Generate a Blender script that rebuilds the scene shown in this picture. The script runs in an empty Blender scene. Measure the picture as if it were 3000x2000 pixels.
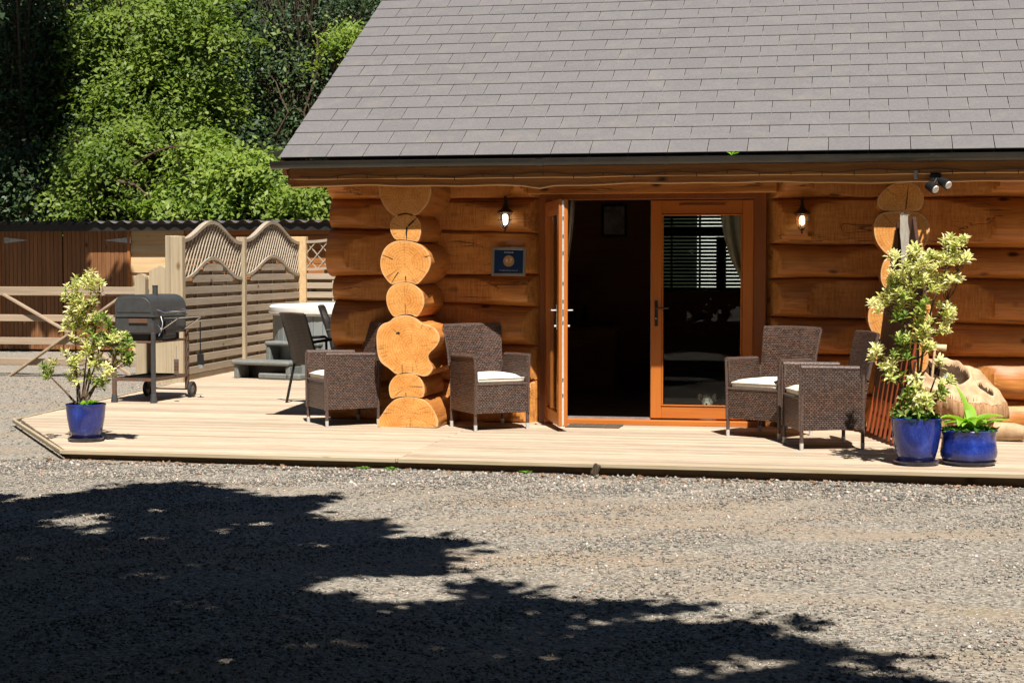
import bpy, math, random
import numpy as np
from mathutils import Vector, Matrix
R = math.radians
rng = np.random.default_rng(7)
random.seed(7)
S = bpy.context.scene
COL = S.collection

# ---------------------------------------------------------------- camera
CAM = Vector((0.0, -16.0, 1.49))
YAW, PITCH, FPX = math.atan(0.2), math.atan(224 / 5000.0), 5000.0
fwd = Vector((-math.sin(YAW) * math.cos(PITCH), math.cos(YAW) * math.cos(PITCH), -math.sin(PITCH)))
cd = bpy.data.cameras.new('camera'); cam = bpy.data.objects.new('camera', cd); COL.objects.link(cam)
cam.location = CAM
cam.rotation_euler = fwd.to_track_quat('-Z', 'Y').to_euler()
cd.sensor_width = 36; cd.lens = 60; cd.sensor_fit = 'HORIZONTAL'; cd.clip_start = 0.1; cd.clip_end = 400
S.camera = cam
# ---------------------------------------------------------------- light
SUN = Vector((0.40, -1.0, 1.76)).normalized()       # towards the sun
W = bpy.data.worlds.new('World'); S.world = W; W.use_nodes = True
nt = W.node_tree; bg = nt.nodes['Background']
sky = nt.nodes.new('ShaderNodeTexSky'); sky.sky_type = 'NISHITA'; sky.sun_disc = False
sky.air_density = 0.6; sky.dust_density = 0.0; sky.sun_elevation = math.asin(SUN.z); sky.sun_rotation = math.atan2(SUN.x, SUN.y)
nt.links.new(sky.outputs[0], bg.inputs[0]); bg.inputs[1].default_value = 0.05
sl = bpy.data.lights.new('sun', 'SUN'); sl.energy = 5.0; sl.angle = R(0.5); sl.color = (1.0, 0.95, 0.88)
so = bpy.data.objects.new('sun', sl); COL.objects.link(so); so.rotation_euler = (-SUN).to_track_quat('-Z', 'Y').to_euler()
so.location = (4, -20, 30)
S.view_settings.view_transform = 'Standard'; S.view_settings.look = 'None'
S.view_settings.exposure = 0.85; S.view_settings.gamma = 1.0; S.view_settings.use_curve_mapping = False

# ---------------------------------------------------------------- measuring helper: a sight line cut with a plane
_r = Vector((math.cos(YAW), math.sin(YAW), 0)); _u = _r.cross(fwd)
def at(px, py, x=None, y=None, z=None):
    d = fwd + _r * ((px - 1500) / FPX) - _u * ((py - 1000) / FPX)
    i, v = (0, x) if x is not None else (1, y) if y is not None else (2, z)
    return CAM + d * ((v - CAM[i]) / d[i])
GZ = -0.085

# ---------------------------------------------------------------- mesh helpers
def mk(name, verts, faces, mat=None, parent=None, smooth=False, loc=None):
    me = bpy.data.meshes.new(name); me.from_pydata([tuple(v) for v in verts], [], faces); me.update()
    return ob(name, me, mat, parent, smooth, loc)
def ob(name, me, mat=None, parent=None, smooth=False, loc=None):
    if mat: me.materials.append(mat)
    if smooth: me.polygons.foreach_set('use_smooth', [True] * len(me.polygons))
    o = bpy.data.objects.new(name, me); COL.objects.link(o)
    if parent: o.parent = parent
    if loc is not None: o.location = loc
    return o
def tris(name, V, T, mat, parent=None, attr=None, smooth=False):
    """numpy triangle / quad soup"""
    me = bpy.data.meshes.new(name); k = T.shape[1]
    me.vertices.add(len(V)); me.vertices.foreach_set('co', V.astype(np.float32).ravel())
    me.loops.add(T.size); me.loops.foreach_set('vertex_index', T.astype(np.int32).ravel())
    me.polygons.add(len(T)); me.polygons.foreach_set('loop_start', np.arange(0, T.size, k, dtype=np.int32))
    me.update(calc_edges=True)
    if attr is not None:
        a = me.attributes.new('tint', 'FLOAT', 'POINT'); a.data.foreach_set('value', attr.astype(np.float32))
    return ob(name, me, mat, parent, smooth)
class MB:
    def __init__(s): s.v = []; s.f = []
    def add(s, vs, fs):
        o = len(s.v); s.v += [Vector(v) for v in vs]; s.f += [tuple(i + o for i in f) for f in fs]; return s
    def box(s, c, d, M=None, b=0.0):
        c = Vector(c); hx, hy, hz = d[0] / 2, d[1] / 2, d[2] / 2
        M = M or Matrix.Identity(3)
        if b <= 0:
            vs = [(x * hx, y * hy, z * hz) for x in (-1, 1) for y in (-1, 1) for z in (-1, 1)]
            fs = [(0, 1, 3, 2), (4, 6, 7, 5), (0, 4, 5, 1), (2, 3, 7, 6), (0, 2, 6, 4), (1, 5, 7, 3)]
        else:
            b = min(b, hx * .9, hy * .9, hz * .9); vs = []; idx = {}
            for sx in (-1, 1):
                for sy in (-1, 1):
                    for sz in (-1, 1):
                        for k in range(3):
                            p = [sx * (hx - b), sy * (hy - b), sz * (hz - b)]; p[k] = (sx * hx, sy * hy, sz * hz)[k]
                            idx[(sx, sy, sz, k)] = len(vs); vs.append(p)
            fs = []
            for k in range(3):
                a, c2 = [(1, 2), (2, 0), (0, 1)][k]
                for sg in (-1, 1):
                    q = []
                    for (p, r) in ((-1, -1), (1, -1), (1, 1), (-1, 1)):
                        t = [0, 0, 0]; t[k] = sg; t[a] = p; t[c2] = r; q.append(idx[(t[0], t[1], t[2], k)])
                    fs.append(tuple(q if sg > 0 else q[::-1]))
                for p in (-1, 1):
                    for r in (-1, 1):
                        q = []
                        for e, ax in ((-1, a), (-1, c2), (1, c2), (1, a)):
                            t = [0, 0, 0]; t[k] = e; t[a] = p; t[c2] = r; q.append(idx[(t[0], t[1], t[2], ax)])
                        fs.append(tuple(q if p * r < 0 else q[::-1]))
            for sx in (-1, 1):
                for sy in (-1, 1):
                    for sz in (-1, 1):
                        q = [idx[(sx, sy, sz, k)] for k in range(3)]; fs.append(tuple(q if sx * sy * sz > 0 else q[::-1]))
        return s.add([c + M @ Vector(v) for v in vs], fs)
    def bar(s, a, b, w, d, up=(0, 0, 1), bev=0.0):
        a, b = Vector(a), Vector(b); z = (b - a).normalized(); x = Vector(up).cross(z)
        if x.length < 1e-4: x = Vector((1, 0, 0)).cross(z)
        x.normalize(); y = z.cross(x)
        M = Matrix((x, y, z)).transposed()
        return s.box((a + b) / 2, (w, d, (b - a).length), M, bev)
    def tube(s, pts, rad, n=8, cap=True):
        pts = [Vector(p) for p in pts]; m = len(pts)
        if not hasattr(rad, '__len__'): rad = [rad] * m
        rings = []; ref = None
        for i, p in enumerate(pts):
            t = (pts[min(i + 1, m - 1)] - pts[max(i - 1, 0)]).normalized()
            if ref is None: ref = Vector((0, 0, 1)) if abs(t.z) < .9 else Vector((1, 0, 0))
            x = (ref - t * ref.dot(t)).normalized(); y = t.cross(x); ref = x
            rings.append([p + (x * math.cos(2 * math.pi * k / n) + y * math.sin(2 * math.pi * k / n)) * rad[i] for k in range(n)])
        vs = [v for r in rings for v in r]
        fs = [(i * n + k, i * n + (k + 1) % n, (i + 1) * n + (k + 1) % n, (i + 1) * n + k) for i in range(m - 1) for k in range(n)]
        if cap: fs += [tuple(range(n))[::-1], tuple((m - 1) * n + k for k in range(n))]
        return s.add(vs, fs)
    def lathe(s, prof, n=32, c=(0, 0, 0), cap=True, fn=None):
        c = Vector(c); vs = []
        for (r, z) in prof:
            for k in range(n):
                a = 2 * math.pi * k / n; rr = r * (fn(a, z) if fn else 1)
                vs.append(c + Vector((rr * math.cos(a), rr * math.sin(a), z)))
        m = len(prof)
        fs = [(i * n + k, i * n + (k + 1) % n, (i + 1) * n + (k + 1) % n, (i + 1) * n + k) for i in range(m - 1) for k in range(n)]
        if cap: fs += [tuple(range(n))[::-1], tuple((m - 1) * n + k for k in range(n))]
        return s.add(vs, fs)
    def prism(s, poly, vec):
        poly = [Vector(p) for p in poly]; vec = Vector(vec); n = len(poly)
        return s.add(poly + [p + vec for p in poly], [tuple(range(n))[::-1], tuple(range(n, 2 * n))] + [(k, (k + 1) % n, n + (k + 1) % n, n + k) for k in range(n)])
    def build(s, name, mat=None, parent=None, smooth=False, loc=None):
        o = mk(name, s.v, s.f, mat, parent, smooth, loc)
        if smooth:
            try: o.data.set_sharp_from_angle(angle=R(38))
            except Exception: pass
        return o
def tag(o, label=None, cat=None, group=None, kind=None):
    if label: o['label'] = label
    if cat: o['category'] = cat
    if group: o['group'] = group
    if kind: o['kind'] = kind
    return o
def empty(name, loc=(0, 0, 0), rz=0.0, label=None, cat=None, group=None):
    o = bpy.data.objects.new(name, None); COL.objects.link(o); o.location = loc; o.rotation_euler = (0, 0, rz)
    o.empty_display_size = .1
    return tag(o, label, cat, group)
def copy_tree(o, parent=None, depth=0):
    c = o.copy(); COL.objects.link(c); c.parent = parent
    for ch in list(o.children): copy_tree(ch, c, depth + 1)
    return c
def wob(x, seed, a=1.0):
    return a * (math.sin(x * 1.7 + seed * 5.1) * .5 + math.sin(x * 4.3 + seed * 2.3) * .3 + math.sin(x * 9.1 + seed * 7.7) * .2)

# ---------------------------------------------------------------- materials
def mat(name, base=(.5, .5, .5), rough=.6, metal=0.0, spec=.5):
    m = bpy.data.materials.new(name); m.use_nodes = True; b = m.node_tree.nodes['Principled BSDF']
    b.inputs['Base Color'].default_value = (*base, 1); b.inputs['Roughness'].default_value = rough
    b.inputs['Metallic'].default_value = metal; b.inputs['Specular IOR Level'].default_value = spec
    return m
class NT:
    def __init__(s, m): s.t = m.node_tree; s.b = s.t.nodes['Principled BSDF']; s.m = m
    def n(s, typ, **k):
        nd = s.t.nodes.new(typ)
        for a, v in k.items():
            if a in ('inp',):
                for i, val in v.items(): nd.inputs[i].default_value = val
            else: setattr(nd, a, v)
        return nd
    def l(s, a, b): s.t.links.new(a, b)
    def coord(s, scale=(1, 1, 1), rnd=True, rot=(0, 0, 0)):
        tc = s.n('ShaderNodeTexCoord'); mp = s.n('ShaderNodeMapping'); mp.inputs['Scale'].default_value = scale
        mp.inputs['Rotation'].default_value = rot
        if rnd:
            oi = s.n('ShaderNodeObjectInfo'); mu = s.n('ShaderNodeVectorMath', operation='MULTIPLY_ADD')
            cb = s.n('ShaderNodeCombineXYZ')
            for i in range(3): s.l(oi.outputs['Random'], cb.inputs[i])
            s.l(cb.outputs[0], mu.inputs[0]); mu.inputs[1].default_value = (17, 31, 23); s.l(tc.outputs['Object'], mu.inputs[2])
            s.l(mu.outputs[0], mp.inputs[0])
        else: s.l(tc.outputs['Object'], mp.inputs[0])
        return mp.outputs[0]
    def noise(s, vec, sc=5, det=6, rough=.6, dist=0.0):
        nd = s.n('ShaderNodeTexNoise'); s.l(vec, nd.inputs['Vector'])
        nd.inputs['Scale'].default_value = sc; nd.inputs['Detail'].default_value = det; nd.inputs['Roughness'].default_value = rough
        nd.inputs['Distortion'].default_value = dist
        return nd.outputs['Fac']
    def ramp(s, fac, stops, interp='LINEAR'):
        r = s.n('ShaderNodeValToRGB'); r.color_ramp.interpolation = interp
        e = r.color_ramp.elements
        while len(e) < len(stops): e.new(.5)
        for i, (p, c) in enumerate(stops):
            e[i].position = p; e[i].color = (*c, 1) if len(c) == 3 else c
        s.l(fac, r.inputs[0]); return r.outputs[0]
    def mix(s, fac, a, b, mode='MIX'):
        m = s.n('ShaderNodeMix', data_type='RGBA', blend_type=mode)
        for sock, v in ((m.inputs[0], fac), (m.inputs[6], a), (m.inputs[7], b)):
            if hasattr(v, 'is_output'): s.l(v, sock)
            elif isinstance(v, (int, float)): sock.default_value = v
            else: sock.default_value = (*v, 1)
        return m.outputs[2]
    def math(s, op, a, b=None, clamp=False):
        m = s.n('ShaderNodeMath', operation=op, use_clamp=clamp)
        for i, v in enumerate((a, b)):
            if v is None: continue
            if hasattr(v, 'is_output'): s.l(v, m.inputs[i])
            else: m.inputs[i].default_value = v
        return m.outputs[0]
    def color(s, c): s.l(c, s.b.inputs['Base Color'])
    def bump(s, h, st=.3, dist=.01, prev=None):
        b = s.n('ShaderNodeBump'); b.inputs['Strength'].default_value = st; b.inputs['Distance'].default_value = dist
        s.l(h, b.inputs['Height'])
        if prev: s.l(prev, b.inputs['Normal'])
        s.l(b.outputs[0], s.b.inputs['Normal']); return b.outputs[0]
def wood(name, dark, mid, light, axis=0, grain=1.0, rough=.6, knots=True, spec=.4, var=.25, bump=.25, knotcol=None, cracks=False):
    m = mat(name, mid, rough, spec=spec); N = NT(m)
    sc = [14 * grain, 14 * grain, 14 * grain]; sc[axis] = .55 * grain
    v = N.coord(tuple(sc)); f1 = N.noise(v, 1.0, 8, .62, .35)
    sc2 = [60 * grain] * 3; sc2[axis] = 2 * grain
    f2 = N.noise(N.coord(tuple(sc2)), 1.0, 5, .7)
    c = N.ramp(f1, [(.28, dark), (.47, mid), (.56, mid), (.72, light)])
    c = N.mix(.38, c, N.ramp(f2, [(.3, dark), (.6, light)]), 'MIX')
    big = N.noise(N.coord((1, 1, 1)), 1.3, 3, .5)
    c = N.mix(N.math('MULTIPLY', N.math('SUBTRACT', big, .35, True), 1.2, True), c, N.mix(.5, c, dark))
    oi = N.n('ShaderNodeObjectInfo')
    hs = N.n('ShaderNodeHueSaturation'); N.l(c, hs.inputs['Color'])
    N.l(N.math('ADD', N.math('MULTIPLY', oi.outputs['Random'], 2 * var), 1 - var), hs.inputs['Value'])
    c = hs.outputs[0]
    h = N.math('ADD', f1, N.math('MULTIPLY', f2, .5))
    if knots:
        ks = [3.0, 3.0, 3.0]; ks[axis] = 1.7
        vo = N.n('ShaderNodeTexVoronoi'); N.l(N.coord(tuple(ks)), vo.inputs['Vector']); vo.inputs['Scale'].default_value = 1.25 if cracks else 1.0
        d = N.math('ADD', vo.outputs['Distance'], N.math('MULTIPLY', f2, .05))
        k = N.math('SUBTRACT', 1.0, N.math('MULTIPLY', N.math('SUBTRACT', d, .09 if cracks else .06, True), 12, True), True)
        c = N.mix(k, c, knotcol or tuple(x * .3 for x in dark))
    if cracks:
        fa = N.n('ShaderNodeAttribute', attribute_name='facet'); sw = [90.0, 8.0, 8.0]; fc = N.noise(N.coord(tuple(sw)), 1.0, 3, .6)
        c = N.mix(N.math('MULTIPLY', fa.outputs['Fac'], .45), c, N.ramp(fc, [(.35, (.42, .16, .035)), (.65, (.74, .37, .11))]))
        sc3 = [7.0] * 3; sc3[axis] = .28
        cr = N.noise(N.coord(tuple(sc3)), 1.0, 4, .55, .25)
        ln = N.math('SUBTRACT', 1.0, N.math('MULTIPLY', N.math('ABSOLUTE', N.math('SUBTRACT', cr, .5)), 105), True)
        msk = N.math('MULTIPLY', N.math('SUBTRACT', N.noise(N.coord((.9, 2.2, 2.2)), 1.3, 2, .5), .53, True), 14, True)
        ln = N.math('MULTIPLY', ln, msk); c = N.mix(N.math('MULTIPLY', ln, .85), c, (.03, .010, .004)); h = N.math('SUBTRACT', h, N.math('MULTIPLY', ln, 1.5))
        st = N.noise(N.coord((2.2, 5, 5)), 1.0, 5, .65); c = N.mix(N.math('MULTIPLY', N.math('SUBTRACT', st, .56, True), 2.2, True), c, N.mix(.6, c, (.16, .05, .014)))
    N.color(c); N.bump(h, bump, .006)
    return m

def plain(name, c, rough=.6, metal=0, var=.12, sc=20, bump=.1, spec=.5, c2=None, bd=.003):
    m = mat(name, c, rough, metal, spec); N = NT(m)
    f = N.noise(N.coord((1, 1, 1)), sc, 6, .6)
    c2 = c2 or tuple(x * (1 - var * 2) for x in c)
    N.color(N.ramp(f, [(.3, c2), (.65, c)])); N.bump(f, bump, bd)
    return m
M_log = wood('log_wood', (.14, .036, .006), (.50, .165, .026), (.84, .40, .105), 0, .55, .48, True, .4, .16, .8, (.035, .010, .004), cracks=True)
M_logside = wood('log_side_wood', (.20, .055, .010), (.46, .16, .030), (.66, .30, .08), 1, .8, .5, True, .4, .12, .4)
M_trim = wood('trim_wood', (.13, .05, .014), (.26, .105, .03), (.40, .2, .07), 0, 1, .6, True, .3, .15, .3)
M_trimedge = wood('live_edge_wood', (.40, .22, .085), (.58, .36, .16), (.7, .5, .26), 0, 1, .6, False, .3, .1, .2)
M_door = wood('door_wood', (.33, .085, .012), (.42, .125, .018), (.48, .16, .026), 2, .9, .32, False, .5, .05, .08)
M_doorh = wood('door_rail_wood', (.33, .085, .012), (.42, .125, .018), (.48, .16, .026), 0, .9, .32, False, .5, .05, .08)
M_frame = wood('door_frame_wood', (.16, .045, .010), (.22, .065, .014), (.27, .085, .018), 2, .9, .35, False, .5, .05, .08)
M_larch = wood('larch_board', (.36, .22, .10), (.52, .36, .19), (.64, .48, .28), 0, .6, .75, True, .2, .12, .3, (.22, .11, .05))
M_pale = wood('weathered_slat', (.25, .19, .12), (.38, .30, .20), (.50, .41, .29), 1, .8, .8, True, .2, .12, .3, (.16, .10, .06))
M_palex = wood('weathered_slat_x', (.22, .175, .125), (.36, .295, .215), (.47, .395, .30), 0, .8, .8, True, .2, .12, .3, (.16, .10, .06))
M_post = wood('weathered_post', (.24, .185, .115), (.37, .295, .19), (.49, .40, .28), 2, .7, .8, True, .2, .1, .35, (.16, .10, .05))
M_gate = wood('gate_wood', (.21, .15, .10), (.33, .25, .17), (.45, .35, .25), 0, .8, .8, True, .2, .1, .3)
M_shed = wood('shed_stain', (.09, .036, .014), (.20, .085, .033), (.32, .15, .06), 2, .8, .6, True, .3, .12, .3)
M_shedh = wood('shed_board_stain', (.20, .07, .018), (.30, .11, .03), (.38, .16, .05), 0, .8, .6, True, .3, .12, .3)
M_red = wood('red_stained_slat', (.14, .028, .009), (.22, .045, .013), (.30, .065, .018), 2, .8, .5, False, .3, .1, .1)
M_dkshade = wood('dark_shade_board', (.02, .009, .005), (.045, .018, .009), (.07, .03, .014), 2, 1, .7, False, .2, .05, .1)  # near-black tone that holds the shade behind the leaning slats
M_greyw = wood('grey_weathered_wood', (.16, .14, .11), (.28, .25, .20), (.42, .38, .32), 2, 1.2, .9, False, .1, .05, .5)
M_lightwood = wood('turned_wood', (.45, .30, .15), (.6, .43, .24), (.7, .55, .34), 0, 1, .5, False, .3, .05, .1)
M_stump = wood('stump_side_wood', (.09, .04, .018), (.36, .19, .085), (.58, .38, .21), 2, 1.1, .8, True, .2, .05, .9)
M_stumptop = plain('stump_top_wood', (.58, .41, .25), .7, 0, .2, 7, .5, .2, (.30, .19, .10), .01)
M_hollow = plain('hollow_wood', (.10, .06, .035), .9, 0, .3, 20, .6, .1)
def deckmat():
    m = mat('deck_timber', (.5, .38, .24), .7, spec=.25); N = NT(m)
    f1 = N.noise(N.coord((.6, 16, 4)), 1, 8, .65, .3); f2 = N.noise(N.coord((3, 160, 20)), 1, 4, .7)
    c = N.ramp(f1, [(.25, (.25, .18, .125)), (.45, (.46, .355, .25)), (.7, (.60, .49, .37))])
    st = N.noise(N.coord((1.1, 38, 6)), 1, 5, .7); c = N.mix(N.math('MULTIPLY', N.math('SUBTRACT', st, .54, True), 5, True), c, (.20, .125, .07))
    c = N.mix(.42, c, N.ramp(f2, [(.38, (.16, .10, .06)), (.58, (.60, .50, .375))]))
    oi = N.n('ShaderNodeObjectInfo'); hs = N.n('ShaderNodeHueSaturation'); N.l(c, hs.inputs['Color'])
    N.l(N.math('ADD', N.math('MULTIPLY', oi.outputs['Random'], .44), .80), hs.inputs['Value'])
    tc = N.n('ShaderNodeTexCoord'); sp = N.n('ShaderNodeSeparateXYZ'); N.l(tc.outputs['Object'], sp.inputs[0])
    wv = N.math('SINE', N.math('MULTIPLY', N.math('ADD', sp.outputs[1], N.math('MULTIPLY', sp.outputs[0], .016)), 2 * math.pi / .0243))
    g = N.math('MULTIPLY', N.math('SUBTRACT', wv, .62, True), 2.6, True)
    c = N.mix(N.math('MULTIPLY', g, .55), hs.outputs[0], (.20, .13, .08)); N.color(c)
    b = N.bump(N.math('SUBTRACT', 1.0, g), .5, .004); N.bump(f1, .25, .004, b)
    return m
M_deck = deckmat()
M_deckedge = wood('deck_edge_timber', (.20, .16, .095), (.36, .29, .19), (.47, .39, .27), 0, 1, .8, True, .2, .1, .4)
M_fascia = wood('deck_fascia_timber', (.09, .06, .035), (.17, .115, .07), (.27, .19, .12), 0, 1, .9, True, .1, .1, .4)
def endgrain():
    m = mat('end_grain', (.6, .35, .15), .6, spec=.25); N = NT(m)
    tc = N.n('ShaderNodeTexCoord'); sp = N.n('ShaderNodeSeparateXYZ'); N.l(tc.outputs['Object'], sp.inputs[0])
    oi = N.n('ShaderNodeObjectInfo')
    nz = N.noise(N.coord((1, 1, 1)), 5, 4, .6)
    d = N.math('SQRT', N.math('ADD', N.math('MULTIPLY', sp.outputs[0], sp.outputs[0]), N.math('MULTIPLY', sp.outputs[2], sp.outputs[2])))
    d = N.math('ADD', d, N.math('MULTIPLY', nz, .06))
    ring = N.math('ADD', N.math('MULTIPLY', N.math('SINE', N.math('MULTIPLY', d, 620)), .16), N.math('MULTIPLY', N.math('SINE', N.math('MULTIPLY', d, 270)), .14))
    fine = N.noise(N.coord((1, 1, 1)), 60, 5, .7); big = N.noise(N.coord((1, 1, 1)), 8, 4, .6)
    f = N.math('ADD', N.math('MULTIPLY', ring, .4), N.math('ADD', N.math('MULTIPLY', fine, .5), N.math('MULTIPLY', big, .5)))
    c = N.ramp(f, [(.22, (.34, .105, .020)), (.40, (.52, .205, .042)), (.56, (.62, .29, .075)), (.8, (.70, .40, .14))])
    st = N.noise(N.coord((1, 1, 1)), 3.2, 6, .75); c = N.mix(N.math('MULTIPLY', N.math('SUBTRACT', st, .54, True), 3.0, True), c, (.50, .155, .028))
    saw = N.noise(N.coord((2.0, 1, 110), rot=(0, .5, 0)), 1.0, 3, .6); c = N.mix(N.math('MULTIPLY', N.math('SUBTRACT', saw, .55, True), 1.6, True), c, (.36, .15, .05))
    ang = N.math('ARCTAN2', sp.outputs[2], sp.outputs[0])
    cb = N.n('ShaderNodeCombineXYZ'); N.l(N.math('MULTIPLY', ang, 9), cb.inputs[0]); N.l(N.math('MULTIPLY', d, 3), cb.inputs[1]); N.l(N.math('MULTIPLY', oi.outputs['Random'], 50), cb.inputs[2])
    ry = N.noise(cb.outputs[0], 1.6, 3, .5)
    ck = N.math('MULTIPLY', N.math('SUBTRACT', ry, .60, True), 12, True)
    c = N.mix(N.math('MULTIPLY', ck, .75), c, (.16, .06, .02))
    a = N.n('ShaderNodeAttribute', attribute_name='tint')
    c = N.mix(N.math('MULTIPLY', N.math('MULTIPLY', N.math('SUBTRACT', a.outputs['Fac'], .86, True), 9, True), N.math('MULTIPLY', big, 1.1, True)), c, (.66, .42, .21))
    N.color(c); b_ = N.bump(f, .35, .005); N.bump(saw, .3, .004, b_); return m
M_end = endgrain()
M_roofm = plain('roof_metal', (.020, .018, .016), .5, 0, .3, 10, .1)
def slatemat(name, sides):
    m = mat(name, (.13, .12, .125), .55, spec=.5); N = NT(m)
    f = N.noise(N.coord((1, 1, 1)), 45, 5, .7); big = N.noise(N.coord((1, 1, 1)), 5, 4, .6)
    oi = N.n('ShaderNodeObjectInfo')
    c = N.ramp(f, [(.3, (.117, .109, .108)), (.7, (.166, .155, .152))])
    hs = N.n('ShaderNodeHueSaturation'); N.l(c, hs.inputs['Color']); N.l(N.math('ADD', N.math('MULTIPLY', oi.outputs['Random'], .09), .95), hs.inputs['Value'])
    c = N.mix(N.math('MULTIPLY', N.math('SUBTRACT', big, .52, True), 2.2, True), hs.outputs[0], (.195, .172, .142))
    tc = N.n('ShaderNodeTexCoord'); sp = N.n('ShaderNodeSeparateXYZ'); N.l(tc.outputs['Object'], sp.inputs[0])
    ex = N.math('MULTIPLY', N.math('SUBTRACT', N.math('ABSOLUTE', sp.outputs[0]), .162, True), 200, True)
    ey = N.math('MULTIPLY', N.math('SUBTRACT', .008, sp.outputs[1], True), 200, True)
    e = N.math('MAXIMUM', ex, ey) if sides else ey; e = N.math('MULTIPLY', e, N.math('MULTIPLY', N.math('SUBTRACT', big, .30, True), 1.8, True))
    if sides is None: e = 0.0
    c = N.mix(N.math('MULTIPLY', e, .7) if sides is not None else 0.0, c, (.26, .24, .195))
    N.color(c); N.bump(f, .12, .002); return m
M_slate = slatemat('slate', True); M_slatev = slatemat('verge_slate', False); M_slateo = slatemat('outer_slate', None)
def metal_black(name, c, rough): return plain(name, c, rough, 0, .2, 30, .05)
M_gutter = plain('gutter_plastic', (.016, .017, .016), .28, 0, .3, 6, .05, .6, (.03, .03, .025))
M_black = plain('black_metal', (.012, .012, .013), .4, 0, .2, 30, .05)
M_grill = plain('grill_enamel', (.052, .053, .053), .45, 0, .15, 12, .08, .5)
M_rust = plain('rusty_steel', (.12, .10, .085), .6, .3, .3, 14, .3, .4, (.16, .06, .02))
M_chrome = plain('chrome', (.75, .75, .75), .2, 1, .1, 30, .02)
M_galv = plain('galvanised_steel', (.50, .52, .54), .45, .8, .2, 20, .1)
M_rubber = plain('wheel_rubber', (.03, .028, .026), .8, 0, .2, 40, .3)
M_hub = plain('wheel_hub', (.16, .13, .11), .6, 0, .2, 40, .2)
M_white = plain('white_strip', (.62, .60, .57), .4, .3, .1, 60, .05)
M_cush = plain('cushion_cloth', (.82, .77, .66), .9, 0, .06, 14, .25, .1, None, .01)
M_foot = plain('pale_foot_cap', (.52, .50, .46), .5, 0, .1, 30, .05)
M_cover = plain('tub_cover_vinyl', (.80, .78, .73), .5, 0, .04, 5, .05, .4)
M_tub = wood('tub_cabinet', (.15, .16, .155), (.22, .235, .225), (.28, .295, .285), 2, 1, .6, False, .3, .05, .2)
M_step = plain('grey_step_plastic', (.17, .18, .165), .6, 0, .15, 25, .15)
M_mat = plain('door_mat_fibre', (.12, .10, .08), .95, 0, .3, 120, .6, .1)
M_curt = plain('curtain_cloth', (.50, .46, .38), .9, 0, .1, 20, .1, .1)
M_bulb = mat('bulb', (1, 1, 1)); M_bulb.node_tree.nodes['Principled BSDF'].inputs['Emission Color'].default_value = (1, .93, .82, 1); M_bulb.node_tree.nodes['Principled BSDF'].inputs['Emission Strength'].default_value = 5
def glass(name, tint=(1, 1, 1), rough=0.0):
    m = bpy.data.materials.new(name); m.use_nodes = True; t = m.node_tree; t.nodes.clear()
    o = t.nodes.new('ShaderNodeOutputMaterial'); g = t.nodes.new('ShaderNodeBsdfGlossy'); tr = t.nodes.new('ShaderNodeBsdfTransparent'); mx = t.nodes.new('ShaderNodeMixShader')
    fr = t.nodes.new('ShaderNodeFresnel'); fr.inputs[0].default_value = 1.5
    mu = t.nodes.new('ShaderNodeMath'); mu.operation = 'MULTIPLY'; mu.inputs[1].default_value = .42
    t.links.new(fr.outputs[0], mu.inputs[0])
    g.inputs['Roughness'].default_value = rough; g.inputs['Color'].default_value = (.95, .97, 1, 1); tr.inputs[0].default_value = (*tint, 1)
    t.links.new(mu.outputs[0], mx.inputs[0]); t.links.new(tr.outputs[0], mx.inputs[1]); t.links.new(g.outputs[0], mx.inputs[2]); t.links.new(mx.outputs[0], o.inputs[0]); return m
M_glass = glass('window_glass', (.9, .93, .91))
def wicker(name, c1, c2, cm):
    m = mat(name, c1, .38, spec=.55); N = NT(m)
    tc = N.n('ShaderNodeTexCoord'); sp = N.n('ShaderNodeSeparateXYZ'); N.l(tc.outputs['Object'], sp.inputs[0])
    cb = N.n('ShaderNodeCombineXYZ'); N.l(N.math('ADD', sp.outputs[0], sp.outputs[1]), cb.inputs[0]); N.l(sp.outputs[2], cb.inputs[1])
    br = N.n('ShaderNodeTexBrick'); N.l(cb.outputs[0], br.inputs['Vector'])
    for k, v in (('Scale', 1.0), ('Mortar Size', .0040), ('Mortar Smooth', .8), ('Brick Width', .028), ('Row Height', .0155), ('Bias', 0.0)): br.inputs[k].default_value = v
    br.inputs['Color1'].default_value = (*c1, 1); br.inputs['Color2'].default_value = (*c2, 1); br.inputs['Mortar'].default_value = (*cm, 1)
    N.color(br.outputs['Color']); inv = N.math('SUBTRACT', 1.0, br.outputs['Fac']); N.bump(inv, .9, .006); return m
M_wick = wicker('brown_rattan', (.165, .092, .064), (.062, .034, .024), (.006, .004, .0035))
M_wickrim = plain('rattan_binding', (.13, .085, .068), .4, 0, .35, 90, .7, .5, (.03, .018, .014), .006)
M_wickd = wicker('dark_rattan', (.040, .022, .014), (.026, .015, .010), (.005, .003, .003))
def glaze():
    m = mat('blue_glaze', (.01, .03, .35), .12, spec=.6); N = NT(m)
    tc = N.n('ShaderNodeTexCoord'); sp = N.n('ShaderNodeSeparateXYZ'); N.l(tc.outputs['Object'], sp.inputs[0])
    nz = N.noise(N.coord((1, 1, .6)), 9, 5, .7); fine = N.noise(N.coord((1, 1, 1)), 90, 4, .8)
    c = N.ramp(nz, [(.3, (.007, .011, .085)), (.55, (.012, .028, .21)), (.75, (.03, .075, .38))])
    c = N.mix(N.math('MULTIPLY', N.math('SUBTRACT', fine, .56, True), 3, True), c, (.12, .18, .40))
    foot = N.math('MULTIPLY', N.math('SUBTRACT', .11, sp.outputs[2], True), 8, True)
    c = N.mix(N.math('MULTIPLY', foot, nz), c, (.10, .09, .12))
    N.color(c); N.bump(fine, .05, .002); return m
M_glaze = glaze()
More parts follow.
